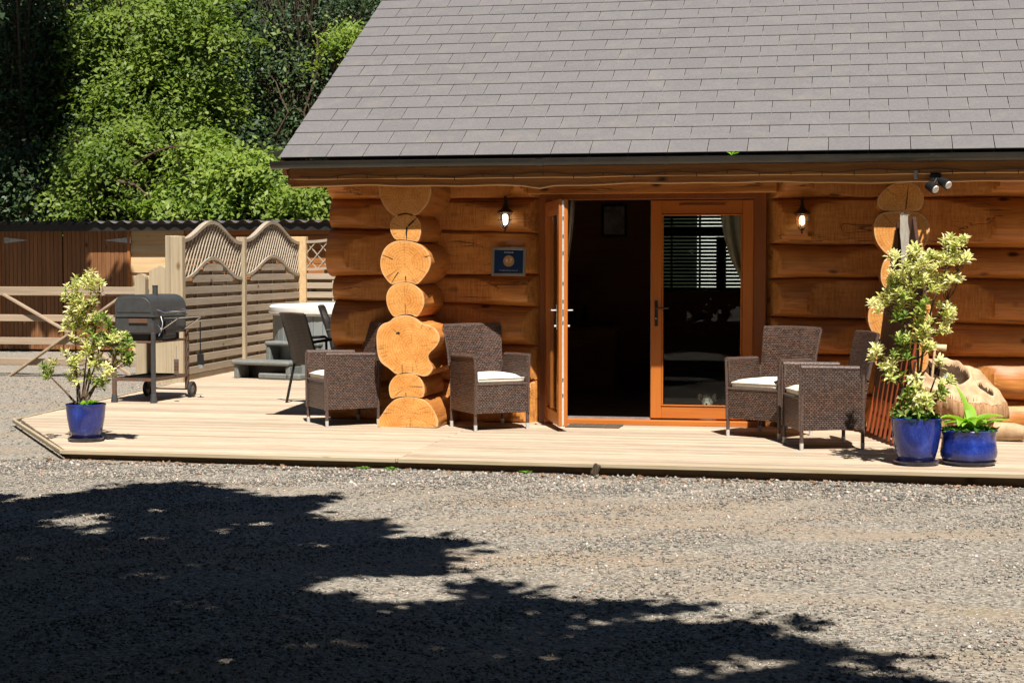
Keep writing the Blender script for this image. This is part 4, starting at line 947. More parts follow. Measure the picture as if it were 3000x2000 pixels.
for k in range(7): st_.box((.30 + k * .025, .05, .915), (.006, .62, .006))
st_.box((.38, -.26, .915), (.19, .012, .012)); st_.box((.38, .36, .915), (.19, .012, .012)); st_.tube([(.24, -.25, .78), (.44, -.25, .91)], .007, 6).tube([(.24, .35, .78), (.44, .35, .91)], .007, 6)
st_.build('side_shelf', M_chrome, bq)
m = MB().box((.243, -.05, .80), (.012, .34, .22), None, .02).box((.256, -.05, .80), (.014, .26, .15), None, .02); m.build('charcoal_door', M_black, bq)
MB().tube([(.26, -.28, .93), (.29, -.30, .86), (.29, -.33, .78), (.27, -.36, .72)], .006, 6).tube([(.25, -.34, .84), (.30, -.37, .80)], .009, 6).build('bent_wire', M_chrome, bq, True)
MB().box((.06, -.425, .885), (.22, .006, .045), None, .002).build('hinge_plate', M_rust, bq)
for k, (px_, l_) in enumerate(((560, 'long black turning spatula hanging from the barbecue side shelf'), )):
    tt = empty('spatula', (-7.12, 1.92, .86), R(8), l_, 'spatula')
    MB().tube([(0, 0, 0), (.0, 0, -.36)], .007, 6).build('handle', M_black, tt); MB().box((0, 0, -.42), (.075, .008, .13), None, .01).build('blade', M_black, tt)
    MB().box((0, .0, -.50), (.05, .01, .04), None, .01).build('blade_tip', M_galv, tt)
cs = empty('grill_scraper', (-7.17, 1.35, .62), 0, 'small perforated steel scraper dangling on a wire below the barbecue', 'scraper')
MB().tube([(0, 0, 0), (0, 0, -.15)], .003, 5).build('hanging_wire', M_galv, cs); MB().box((0, 0, -.23), (.055, .01, .17), None, .006).build('plate', M_rust, cs)
for k in range(3):
    for j in range(2): MB().box((-.012 + j * .024, -.006, -.19 - k * .035), (.010, .004, .014)).build('slot', M_black, cs)

# ================================================================= POTS AND PLANTS
def pot(px, py, prof, label, soil_z, name='plant_pot', sauc=.17, z0=.018):
    c = at(px, py, z=0); c.y += .14; t = empty(name, (c.x, c.y, 0), 0, label, 'plant pot', 'blue glazed pots on the deck edge')
    MB().lathe(prof, 48, (0, 0, z0), cap=False).build('pot_wall', M_glaze, t, True)
    sz = z0 + soil_z; rs = prof[-1][0] - .002
    MB().lathe([(.001, sz + .012), (rs * .5, sz + .008), (rs, sz)], 28, cap=False).build('soil', M_soil, t, True)
    MB().lathe([(.001, 0.002), (sauc * .9, .002), (sauc, .026), (sauc + .004, .032), (sauc - .006, .032), (sauc * .9, .014), (.001, .014)], 40, cap=False).build('saucer', M_saucer, t, True)
    return t
H1 = .30
P1 = [(.001, 0), (.105, 0), (.118, .01), (.140, .09), (.156, .18), (.163, .25), (.166, .285), (.170, .292), (.168, .30), (.158, .30), (.154, .28), (.150, .25)]
p1 = pot(231, 1296, P1, 'round blue glazed pot on the left corner of the deck holding a tall shrub', .255, sauc=.148)
P2_ = [(.001, 0), (.120, 0), (.133, .01), (.158, .10), (.176, .20), (.182, .28), (.185, .318), (.189, .326), (.186, .335), (.175, .335), (.170, .31), (.166, .28)]
p2 = pot(2686, 1366, P2_, 'tall blue glazed pot at the right, holding the tallest variegated shrub', .29, sauc=.168)
P3_ = [(.001, 0), (.165, 0), (.185, .012), (.206, .05), (.210, .085), (.200, .14), (.196, .19), (.205, .232), (.210, .240), (.205, .247), (.192, .245), (.186, .21)]
p3 = pot(2841, 1366, P3_, 'low wide blue glazed bowl beside the tall pot, planted with lime green leaves', .215, sauc=.200)

def shrub(name, base, clusters, stems, label, group, mt, nleaf, L=(.055, .085), tintf=None, depth=.16):
    t = empty(name, base, 0, label, 'shrub', group); B = Vector(base)
    V = []; T = []; A = []; tips = []
    y0 = B.y
    for (px, py, rx, ry_, n, tmin, tmax) in clusters:
        for k in range(int(n * 1.85)):
            a = random.random() * 6.28; r = math.sqrt(random.random()); q = at(px + rx * r * math.cos(a), py + ry_ * r * math.sin(a), y=y0 + random.uniform(-depth, depth)); tips.append(q)
            ax = (q - (B + Vector((0, 0, .25)))).normalized() * .6 + Vector((random.uniform(-.35, .35), random.uniform(-.6, .1), .65)); ax.normalize()
            tn = random.uniform(tmin, tmax)
            u1 = ax.orthogonal().normalized(); u2 = ax.cross(u1); ph = random.random() * 6.28; nl = nleaf + random.randint(-2, 2)
            for j in range(nl):
                an = ph + j * 2.399; el = .25 + .95 * j / nl; d = (ax * math.sin(el) + (u1 * math.cos(an) + u2 * math.sin(an)) * math.cos(el)).normalized()
                l_ = random.uniform(L[0] * .7, L[1]) * (1.1 - .35 * j / nl); w_ = l_ * .36; sdir = d.cross(ax).normalized(); up_ = sdir.cross(d)
                if up_.z < 0: up_ = -up_
                b0 = q - ax * (nl - j) * .0035 - B; o = len(V)
                V += [b0, b0 + d * l_ * .35 + sdir * w_ * .45 + up_ * w_ * .25, b0 + d * l_ * .72 + sdir * w_ * .42 + up_ * w_ * .15, b0 + d * l_ - up_ * l_ * .12, b0 + d * l_ * .72 - sdir * w_ * .42 + up_ * w_ * .15, b0 + d * l_ * .35 - sdir * w_ * .45 + up_ * w_ * .25, b0 + d * l_ * .5]
                T += [(o, o + 1, o + 6, o + 5), (o + 6, o + 1, o + 2, o + 3), (o + 6, o + 3, o + 4, o + 5)]
                tv = min(1, max(0, tn + random.uniform(-.30, .2)))
                A += [tv, tv, tv, tv, tv, tv, max(0, tv - .25)]
    tag(tris('foliage', np.array([tuple(v) for v in V]), np.array(T), mt, t, np.array(A)), kind='stuff')
    sm = MB()
    forks = []
    for st in stems:
        pts = [at(px, py, y=y0 + random.uniform(-.05, .05)) - B for px, py in st]; n = len(pts)
        sm.tube(pts, [.011 - .007 * i / (n - 1) for i in range(n)], 6); forks += pts[1:]
    for q in tips[::2]:
        ql = q - B; c = [f for f in forks if f.z < ql.z + .02] or forks
        f = min(c, key=lambda f: (f - ql).length + .5 * abs(f.z - ql.z) * .2)
        mid = (f + ql) / 2 + Vector((random.uniform(-.02, .02), random.uniform(-.02, .02), -.02)); sm.tube([f, mid, ql], [.0035, .003, .002], 4, False)
    sm.build('stems', M_twig, t, True)
    return t
b1 = Vector((p1.location.x, p1.location.y, .27))
shrub('variegated_shrub', b1, [
    (215, 830, 22, 22, 6, .55, .95), (262, 815, 34, 26, 9, .6, 1), (285, 840, 25, 30, 7, .55, .95), (205, 862, 22, 28, 6, .5, .9), (240, 880, 40, 22, 9, .5, .9),
    (222, 905, 32, 25, 9, .55, 1), (210, 940, 28, 25, 8, .5, .9), (230, 960, 40, 28, 9, .45, .9), (268, 920, 28, 32, 8, .35, .7), (300, 945, 26, 35, 9, .25, .5), (285, 985, 34, 24, 9, .2, .5),
    (345, 985, 28, 18, 8, .2, .9), (372, 1000, 16, 22, 6, .15, .5), (355, 1035, 32, 25, 9, .15, .6), (378, 1050, 14, 18, 5, .1, .4), (320, 1000, 30, 18, 6, .3, .8),
    (275, 1010, 34, 22, 9, .6, 1), (255, 1035, 26, 18, 7, .6, 1), (190, 1035, 14, 12, 3, .6, 1), (215, 1055, 26, 18, 7, .55, 1), (290, 1060, 30, 22, 8, .5, .9), (325, 1085, 22, 22, 7, .55, 1),
    (125, 1072, 12, 8, 3, .1, .4), (140, 1090, 16, 10, 4, .1, .5), (158, 1058, 8, 8, 2, .4, .8), (230, 1100, 34, 18, 6, .4, .9), (300, 1115, 30, 18, 6, .3, .7)],
    [[(228, 1185), (226, 1120), (222, 1050), (222, 960), (215, 880), (208, 840)], [(240, 1185), (255, 1110), (270, 1040), (280, 960), (265, 880), (268, 820)], [(238, 1185), (245, 1130), (250, 1080), (255, 1030)], [(250, 1185), (285, 1120), (325, 1080), (350, 1010)], [(225, 1185), (195, 1150), (150, 1105), (128, 1078)], [(232, 1188), (262, 1150), (305, 1095), (370, 1040)], [(283, 900), (292, 860), (290, 825)], [(236, 1185), (232, 1130), (215, 1070), (190, 1040)], [(246, 1186), (262, 1120), (282, 1060), (300, 980)]],
    'bushy shrub with cream and lime leaves in the pot on the left deck corner', 'variegated shrubs in blue pots', M_varieg, 10, L=(.040, .068))
V, T = leafbunch((0, 0, 0), 40, .07, .03, .7)
V = [v + Vector((random.uniform(-.05, .09), random.uniform(-.09, .02), random.uniform(0, .03))) if False else v for v in V]
tt = empty('green_seedlings', (b1.x + .03, b1.y - .06, .285), 0, 'fresh bright green leaves at the foot of the shrub in the left pot', 'plant')
for k in range(7):
    V, T = leafbunch((0, 0, 0), 8, .055, .03, .7); MBo = tris('leaf_tuft', np.array([tuple(v) for v in V]), np.array(T), M_fresh, tt, rng.random(len(V)) * .6 + .2); MBo.location = (random.uniform(-.04, .10), random.uniform(-.05, .04), random.uniform(.0, .035))
b2 = Vector((p2.location.x, p2.location.y, .30))
shrub('variegated_shrub', b2, [
    (2780, 700, 16, 20, 4, .6, 1), (2815, 705, 16, 18, 4, .6, 1), (2800, 745, 36, 25, 11, .6, 1), (2830, 755, 14, 14, 4, .6, 1), (2735, 760, 36, 25, 11, .55, 1), (2680, 735, 20, 16, 6, .7, 1), (2618, 745, 18, 12, 5, .7, 1),
    (2640, 785, 34, 25, 10, .6, 1), (2690, 795, 40, 30, 13, .6, 1), (2620, 820, 22, 20, 7, .5, .9), (2650, 840, 40, 24, 11, .45, .85), (2710, 830, 36, 22, 9, .5, .9), (2765, 820, 30, 26, 9, .55, 1), (2800, 815, 14, 14, 4, .6, 1),
    (2560, 885, 12, 8, 3, .8, 1), (2578, 900, 16, 10, 4, .75, 1), (2600, 870, 25, 20, 7, .45, .9), (2650, 880, 30, 18, 8, .4, .8), (2700, 900, 22, 26, 6, .3, .6), (2770, 905, 26, 22, 8, .6, 1), (2780, 930, 16, 14, 4, .6, 1),
    (2640, 925, 22, 20, 5, .25, .5), (2700, 940, 26, 20, 6, .4, .8), (2725, 960, 26, 20, 8, .6, 1), (2770, 965, 12, 10, 3, .6, 1), (2690, 985, 34, 16, 8, .55, .9), (2640, 985, 26, 18, 6, .25, .5), (2715, 1005, 26, 16, 7, .6, 1),
    (2570, 1020, 14, 14, 5, .7, 1), (2565, 1040, 12, 10, 3, .7, 1), (2640, 1030, 30, 20, 7, .2, .5), (2600, 1065, 24, 18, 8, .5, 1), (2750, 1060, 12, 14, 4, .5, 1), (2620, 1095, 24, 16, 6, .3, .7), (2685, 1115, 22, 16, 7, .6, 1), (2770, 1115, 20, 14, 5, .6, 1),
    (2650, 1150, 30, 18, 6, .2, .6), (2700, 1160, 26, 18, 7, .5, .9), (2760, 1150, 16, 18, 4, .15, .5), (2640, 1200, 34, 22, 8, .1, .4), (2705, 1200, 34, 20, 8, .2, .7)],
    [[(2680, 1238), (2672, 1120), (2660, 1000), (2640, 900), (2625, 830), (2620, 770)], [(2690, 1238), (2695, 1100), (2710, 980), (2735, 880), (2770, 790), (2782, 715)], [(2684, 1238), (2690, 1050), (2690, 930), (2700, 860), (2690, 790)], [(2676, 1238), (2640, 1120), (2600, 1060), (2575, 1035)], [(2696, 1238), (2725, 1150), (2750, 1080)], [(2655, 960), (2610, 920), (2580, 890)], [(2705, 1000), (2745, 930), (2775, 880), (2800, 800)], [(2700, 1238), (2745, 1170), (2765, 1120)]],
    'tall shrub with cream variegated leaves in front of the right log stack', 'variegated shrubs in blue pots', M_varieg, 9, L=(.044, .074), depth=.2)
def underplant(base, rad, n, label, name='underplanting'):
    V = []; T = []
    for k in range(n):
        a = random.random() * 6.28; r = rad * math.sqrt(random.random()); v, t_ = leafbunch((r * math.cos(a), r * math.sin(a), random.uniform(0, .03)), 4, .045, .035, .6); o = len(V); V += v; T += [tuple(q + o for q in f) for f in t_]
    o = tris(name, np.array([tuple(v) for v in V]), np.array(T), M_under, None, np.repeat(rng.random(len(V) // 4), 4)); o.location = base; return tag(o, label, 'ground cover', kind='stuff')
underplant((p2.location.x, p2.location.y, .325), .17, 130, 'small dark green leaves covering the soil under the tallest shrub')
underplant((p3.location.x, p3.location.y, .235), .20, 120, 'low mixed green leaves spilling over the rim of the low blue bowl')
# broad lime leaves
hb_ = Vector((p3.location.x, p3.location.y - .03, .275)); hs = empty('broad_leaved_plant', hb_, 0, 'clump of broad glossy lime green leaves growing in the low blue bowl', 'plant')
def bigleaf(L, Wd, el, az, droop, off=(0, 0, 0)):
    n = 8; V = []; 
    d = Vector((math.cos(az), math.sin(az), 0)); s = Vector((-d.y, d.x, 0)); p = Vector(off); e = el
    for i in range(n + 1):
        t = i / n; w = Wd * (math.sin(math.pi * min(1, t ** .8 * .96 + .04)) ** .8) * (1 - .25 * t) + .004
        nrm = d * -math.sin(e) + Vector((0, 0, 1)) * math.cos(e)
        V += [p + s * w / 2 + nrm * w * .22, p, p - s * w / 2 + nrm * w * .22]
        p = p + (d * math.cos(e) + Vector((0, 0, 1)) * math.sin(e)) * L / n; e -= droop / n
    F = [(i * 3 + k, i * 3 + k + 1, (i + 1) * 3 + k + 1, (i + 1) * 3 + k) for i in range(n) for k in range(2)]
    o = tris('leaf', np.array([tuple(v) for v in V]), np.array(F), M_fresh, hs, np.array([random.uniform(.55, .9)] * len(V)) - np.tile([0, .25, 0], n + 1), True); return o
for (L, Wd, el, az, dr_) in ((.27, .085, 1.45, 2.6, .5), (.20, .08, .95, -.3, 1.2), (.23, .07, .45, -.15, .5), (.18, .085, .9, -1.3, 1.6), (.19, .09, 1.0, 3.6, 1.5), (.21, .08, .55, 3.3, 1.0), (.17, .09, 1.1, -.9, 1.9), (.22, .075, .75, .5, .9), (.16, .07, 1.0, 4.4, 1.9), (.15, .06, .5, 2.9, .6), (.2, .08, 1.2, 1.6, .9), (.15, .07, .8, -2.0, 1.5)):
    bigleaf(L * 1.25, Wd * 1.2, el, az, dr_, (random.uniform(-.04, .05), random.uniform(-.04, .03), 0))

# ================================================================= HOLLOW LOG, MALLET, STONE, LEANING SLATS
sc = at(2812, 1150, y=-.75); sc.z = 0
stump = empty('hollow_log_planter', (sc.x - .025, -.80, 0), 0, 'carved hollow log standing against the wall with two scooped out bowls on top', 'carved log')
def blob(name, ring, z_levels, mt, parent, topf=None):
    n = len(ring); V = []
    for (z, s, ox) in z_levels:
        for k, (x, y) in enumerate(ring): V.append((x * s + ox, y * s, z + (topf(x, y) if topf and z > .3 else 0) + .004 * math.sin(k * 3.1 + z * 9)))
    m_ = len(z_levels); F = [(i * n + k, i * n + (k + 1) % n, (i + 1) * n + (k + 1) % n, (i + 1) * n + k) for i in range(m_ - 1) for k in range(n)]; F += [tuple(range(n))[::-1], tuple((m_ - 1) * n + k for k in range(n))]
    return mk(name, V, F, mt, parent, True)
NA = 120
def lobes_(a): return 1 + .10 * math.sin(2 * a + 1) + .07 * math.sin(3 * a + 2.2) + .035 * math.sin(7 * a) + .02 * math.sin(17 * a + 1)
ring = [(.365 * math.cos(a) * lobes_(a), .26 * math.sin(a) * lobes_(a + 1)) for a in [2 * math.pi * i / NA for i in range(NA)]]
tilt = lambda x, y: .60 * y - .16 * x - .55 * max(0, x - .20)
V = []; LV = [(0, .80, 0), (.04, .84, 0), (.10, .85, .01), (.17, .84, .01), (.24, .87, .02), (.31, .92, .02), (.36, .97, .01), (.40, 1.0, .0), (.445, 1.0, 0), (.475, .985, 0), (.488, .95, 0)]
for i, (z, sc_, ox) in enumerate(LV):
    for k, (x, y) in enumerate(ring):
        rid = 1 + .022 * math.sin(k * 1.9 + .6 * math.sin(z * 11)) * (i < 9) + .014 * math.sin(k * 4.7 + z * 25)
        under = 1 - .42 * max(0, math.cos(2 * math.pi * k / NA)) * max(0, 1 - z / .34)
        X = x * sc_ * rid * under + ox; Y = y * sc_ * rid; V.append((X, Y, max(0, z + tilt(X, Y) * min(1, z / .36) + .006 * math.sin(k * 2.3 + z * 31))))
NL = len(LV); F = [(i * NA + k, i * NA + (k + 1) % NA, (i + 1) * NA + (k + 1) % NA, (i + 1) * NA + k) for i in range(NL - 1) for k in range(NA)] + [tuple(range(NA))[::-1]]
mk('log_body', V, F, M_stump, stump, True)
# sawn top with two scooped bowls, one height field
def hgt(x, y):
    b1_ = math.hypot((x + .09) / .195, (y - .035) / .150); b2_ = math.hypot((x - .235) / .070, (y + .02) / .055); h = .010 * math.sin(x * 21 + y * 9) + .006 * math.sin(x * 47 - y * 33)
    h += .050 * math.exp(-((b1_ - 1.06) / .13) ** 2) + .022 * math.exp(-((b2_ - 1.15) / .25) ** 2)
    if b1_ < 1: h -= .16 * min(1, (1 - b1_) * 3.2)
    if b2_ < 1: h -= .09 * min(1, (1 - b2_) * 2.5)
    if abs(x - .03) < .12 and -.235 < y < -.175: h -= .07
    return h, (b1_ < .97 and b1_ > -1, b2_ < .97)
V = []; NR = 48; msk = []
for i in range(NR + 1):
    s_ = .955 * (1 - i / NR)
    for k, (x, y) in enumerate(ring):
        X, Y = x * s_, y * s_; h, mm = hgt(X, Y); edge = min(1, i / 1.0); V.append((X, Y, .488 + tilt(X, Y) + h * edge)); msk.append(any(mm) or (abs(X - .03) < .12 and -.235 < Y < -.175))
F = [(i * NA + k, i * NA + (k + 1) % NA, (i + 1) * NA + (k + 1) % NA, (i + 1) * NA + k) for i in range(NR) for k in range(NA)]
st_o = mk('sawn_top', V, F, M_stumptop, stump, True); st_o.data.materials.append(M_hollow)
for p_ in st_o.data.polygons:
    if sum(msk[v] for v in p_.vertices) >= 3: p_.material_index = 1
tag(MB().tube([(0, 0, 0), (.16, -.04, .005), (.24, -.06, .0)], [.085, .075, .06], 14).build('log_offcut', M_stumptop, None, True, (stump.location.x + .30, -1.02, .075)), 'pale cut log offcut lying on the deck at the right foot of the hollow log', 'log offcut')
ml = empty('wooden_mallet', (stump.location.x - .215, -.76, .47), 0, 'pale wooden mallet standing upright in the larger hollow of the log', 'mallet')
ml.rotation_euler = (0, R(5), 0)
MB().tube([(0, 0, 0), (0, 0, .30)], .011, 10).build('handle', M_lightwood, ml); MB().lathe([(.001, -.095), (.028, -.095), (.031, -.09), (.026, -.02), (.025, .02), (.031, .09), (.028, .095), (.001, .095)], 20).build('head', M_lightwood, ml, True)
hd_ = [c for c in ml.children if c.name.startswith('head')][0]; hd_.rotation_euler = (0, R(90), 0); hd_.location = (0, 0, .31)
b_ = MB().lathe([(.052 * math.sin(math.pi * i / 12) + .0005, -.052 * math.cos(math.pi * i / 12)) for i in range(13)], 20, cap=False).build('round_stone', plain('blue_grey_stone', (.42, .52, .52), .5, 0, .25, 30, .2), None, True, (stump.location.x - .075, -.80, .50))
tag(b_, 'round pale blue stone ball resting in the larger hollow of the log', 'stone')
# leaning slatted panel
A0 = Vector((.13, -.92, .05)); B0 = Vector((.36, -1.78, .02)); up_ = Vector((.17, .09, 1)).normalized()
lpn = empty('slatted_panel', A0, 0, 'folded red brown slatted wooden panel leaning against the right log stack, grey weathered front post', 'slatted panel')
for k in range(8):
    t_ = k / 7; p0 = A0.lerp(B0, t_) - A0; hgt = 1.30 - .03 * k; m = MB().bar(p0, p0 + up_ * hgt, .020, .024, (B0 - A0).normalized(), .002); m.build('slat', M_red, lpn)
for hh_ in (.16, .7, 1.15): MB().bar(up_ * hh_ + Vector((.02, .05, 0)), (B0 - A0) + up_ * hh_ + Vector((.02, 0, 0)), .03, .02, (0, 0, 1), .003).build('batten', M_red, lpn)
bp = [A0 + Vector((.0, .04, .30)), B0 + Vector((.03, 0, .30)), B0 + Vector((.17, .10, 1.22)), Vector((.455, -.99, 1.90)), Vector((.325, -.93, 1.86))]
bp = [p - A0 + Vector((.035, .02, 0)) for p in bp]; cen = sum(bp, Vector()) / 5; off_ = Vector((.028, .006, 0)); vs = bp + [cen] + [p + off_ for p in bp] + [cen + off_]
MB().add(vs, [(k, (k + 1) % 5, 5) for k in range(5)] + [((k + 1) % 5 + 6, k + 6, 11) for k in range(5)] + [(k, k + 6, (k + 1) % 5 + 6, (k + 1) % 5) for k in range(5)]).build('shade_sheet', M_dkshade, lpn)  # added dark sheet, its colour stands in for shade behind the slats
pt = at(2648, 630, y=-1.02); pb = Vector((.50, -1.30, 0)); pm = MB()
n = 26; V = []
for i in range(n + 1):
    t_ = i / n; p = pb.lerp(pt, t_) - A0; w1 = .035 + .004 * math.sin(i * 1.9) ; V += [p + Vector((-w1, -.014, 0)), p + Vector((w1 + .003 * math.sin(i * 2.7), -.016, 0)), p + Vector((w1, .018, 0)), p + Vector((-w1, .018, 0))]
F = [(i * 4 + k, i * 4 + (k + 1) % 4, (i + 1) * 4 + (k + 1) % 4, (i + 1) * 4 + k) for i in range(n) for k in range(4)] + [(0, 3, 2, 1), (n * 4, n * 4 + 1, n * 4 + 2, n * 4 + 3)]
po = mk('weathered_post', V, F, M_greyw, lpn)
sp2 = MB()
for k in range(14):
    p = pt - A0 + Vector((random.uniform(-.035, .035), random.uniform(-.02, .02), -.01)); sp2.bar(p, p + Vector((random.uniform(-.035, .03), random.uniform(-.02, .01), random.uniform(.01, .035))), .004, .003)
sp2.build('splinters', M_greyw, po)
# coir door mat
dmx = at(1740, 1250, z=0); mt_ = empty('door_mat', (dmx.x, -.45, .0), R(-1), 'small dark framed door mat lying in front of the open doorway', 'door mat')
MB().box((0, 0, .006), (.50, .28, .010), None, .003).build('backing', M_mat, mt_)
for k in range(5): MB().box((-.2 + k * .1, 0, .013), (.008, .26, .006)).build('rib', M_fascia, mt_)
for k in range(2): MB().box((0, -.135 + k * .27, .013), (.5, .012, .006)).build('rib', M_fascia, mt_)

# ================================================================= HOT TUB AND STEPS
tc = Vector((-6.75, 6.5, 0)); tb = empty('hot_tub', tc, 0, 'round hot tub with grey slatted cabinet and thick white cover', 'hot tub')
TR = 1.05
for k in range(48):
    a0 = 2 * math.pi * k / 48; a = (a0)
    if k == 0: o = MB().box((0, 0, .425), (.022, 2 * math.pi * TR / 48 - .006, .79), None, .004).build('cabinet_slat', M_tub, tb); me0 = o.data
    else: o = bpy.data.objects.new('cabinet_slat', me0); COL.objects.link(o); o.parent = tb
    o.location = (TR * math.cos(a), TR * math.sin(a), 0); o.rotation_euler = (0, 0, a)
MB().lathe([(TR - .03, .01), (TR - .03, .83)], 48, cap=False).build('liner', M_black, tb, True)
MB().lathe([(.001, .815), (TR + .02, .815), (TR + .055, .825), (TR + .065, .85), (TR + .062, .925), (TR + .03, .95), (.6, .965), (.001, .975)], 56, cap=False).build('cover', M_cover, tb, True)
MB().lathe([(TR + .066, .845), (TR + .07, .85), (TR + .066, .855)], 56, cap=False).build('cover_piping', M_foot, tb, True)
s0 = at(790, 1112, z=0); stp = empty('tub_steps', (s0.x - .02, s0.y + .12, 0), R(-16), 'two tier grey plastic steps in front of the hot tub', 'steps')
def tread(nm, c, d): return MB().box(c, d, None, .02).build(nm, M_step, stp)
tread('tread', (-.12, .08, .21), (.92, .36, .06)); tread('tread', (.12, .44, .45), (.86, .34, .06))
for x in (-.52, .30): MB().box((x, .08, .09), (.07, .30, .18), None, .015).build('riser_side', M_step, stp)
for x in (-.26, .50): MB().box((x, .44, .21), (.07, .30, .42), None, .015).build('riser_side', M_step, stp)
MB().box((-.12, .18, .09), (.78, .02, .18)).build('dark_riser', M_black, stp); MB().box((.12, .54, .22), (.7, .02, .42)).build('dark_riser', M_black, stp)
MB().box((.16, .02, .04), (.66, .18, .08), None, .02).build('foot_rail', M_step, stp)

# ================================================================= FENCE WITH ARCHED TRELLIS
F1 = at(524, 1119, z=0); F1.z = 0
va = math.atan((2220 - 1500) / 5000.0) - YAW; fd = Vector((math.sin(va), math.cos(va), 0))
def along(px):
    # where the fence line crosses a sight line
    d = at(px, 900, y=F1.y + 5); d = Vector((d.x, d.y)) - Vector((CAM.x, CAM.y)); c = Vector((CAM.x, CAM.y)) - Vector((F1.x, F1.y))
    det = fd.x * (-d.y) - fd.y * (-d.x); return (c.x * (-d.y) - c.y * (-d.x)) / det
T2, T3 = along(708), along(877)
fence = empty('trellis_fence', F1, math.atan2(fd.y, fd.x), 'weathered wooden slat fence with wavy arched trellis tops', 'fence')      # local +x runs along the fence
def post(x, w, d_, h, mt=None): return MB().box((x, 0, h / 2 - .05), (w, d_, h + .1), None, .008).build('post', mt or M_post, fence)
post(0, .13, .16, 1.855); post(T2, .11, .13, 1.885); post(T3, .16, .26, 1.94, M_larch)
M_palef = M_palex
def archz(t, lo, hi):           # flat-sine-flat wave
    return lo + (hi - lo) * (.5 - .5 * math.cos(2 * math.pi * t)) ** 1.15
def panel(x0, x1, ztop_lo, ztop_hi, zin_lo, zin_hi, parent, lat_dx=.125, half=False, seed=0):
    L = x1 - x0; n = 40
    f_ = (lambda t: t * .5) if half else (lambda t: t)
    for lo, hi, h in ((ztop_lo, ztop_hi, .044), (zin_lo, zin_hi, .042)):
        V = []
        for i in range(n + 1):
            t = i / n; z = archz(f_(t), lo, hi); x = x0 + L * t
            V += [(x, -.035, z - h / 2), (x, .035, z - h / 2), (x, .035, z + h / 2), (x, -.035, z + h / 2)]
        Fc = [(i * 4 + k, i * 4 + (k + 1) % 4, (i + 1) * 4 + (k + 1) % 4, (i + 1) * 4 + k) for i in range(n) for k in range(4)] + [(0, 3, 2, 1), (n * 4, n * 4 + 1, n * 4 + 2, n * 4 + 3)]
        mk('arched_rail', V, Fc, M_palef, parent, False)
    # trellis laths clipped to the band
    lt = MB(); big = []
    k = -40
    while k < 60:
        for sg in (1, -1):
            pts = []
            for i in range(121):
                t = i / 120; x = x0 + L * t; z = zin_lo + ((x - x0) * sg * 1.15 + k * lat_dx * 1.15) + (0 if sg > 0 else 0)
                if archz(f_(t), zin_lo, zin_hi) < z < archz(f_(t), ztop_lo, ztop_hi): pts.append((x, z))
                elif pts: break
            if len(pts) > 2:
                a, b = pts[0], pts[-1]; yy = -.008 * sg
                if half: MB().bar((a[0], yy, a[1]), (b[0], yy, b[1]), .014, .032, (0, 1, 0)).build('lath', M_palef, parent)
                else: lt.bar((a[0], yy, a[1]), (b[0], yy, b[1]), .013, .021, (0, 1, 0))
        k += 1
    if not half: tag(lt.build('trellis_laths', M_palef, parent), kind='stuff')
    # hit and miss slats
    z = .05; j = 0; pitch = .148
    while z < zin_hi:
        zc = z + pitch / 2; xa, xb = x0 + .01, x1 - .01
        # clip under the arch
        ts = [i / 60 for i in range(61) if archz(f_(i / 60), zin_lo, zin_hi) - .02 > zc + .035]
        if not ts: break
        ta, tb_ = ts[0], ts[-1]
        if ta > 0: xa = x0 + L * max(0, ta - .01)
        if tb_ < 1: xb = x0 + L * min(1, tb_ + .01)
        yy = -.022; MB().box(((xa + xb) / 2, yy, zc), (xb - xa, .014, .094), None, .003).build('slat', M_palef, parent)
        zb_ = zc + pitch / 2
        if archz(.5 if not half else .5, zin_lo, zin_hi) > zb_ + .05:
            ts = [i / 60 for i in range(61) if archz(f_(i / 60), zin_lo, zin_hi) - .02 > zb_ + .03]
            if ts: MB().box((x0 + L * (ts[0] + ts[-1]) / 2, .022, zb_), (L * (ts[-1] - ts[0]), .014, .094), None, .003).build('slat', M_slatshade, parent)
        z += pitch; j += 1
    for q in (.25, .5, .75):
        x = x0 + L * q; zt = archz(f_(q), zin_lo, zin_hi); MB().box((x, 0, zt / 2), (.028, .030, zt - .03)).build('upright', M_palef, parent)
    MB().box(((x0 + x1) / 2, 0, .035), (L, .03, .07), None, .004).build('gravel_board', M_palef, parent)
M_slatshade = wood('shaded_slat', (.16, .11, .065), (.27, .19, .12), (.36, .27, .18), 0, .8, .8, True, .2, .1, .3)  # darker copy of the slat wood, shade put into the rear slats
panel(.07, T2 - .06, 1.80, 2.06, 1.30, 1.58, fence)
panel(T2 + .06, T3 - .08, 1.84, 2.13, 1.34, 1.62, fence)
P3 = F1 + fd * T3
fence2 = empty('lattice_fence', (P3.x + .10, P3.y + .02, 0), 0, 'lighter slat fence panel with open diagonal lattice beside the cabin corner', 'fence')
panel(.0, 1.85, 1.86, 2.22, 1.42, 1.70, fence2, lat_dx=.20, half=True)

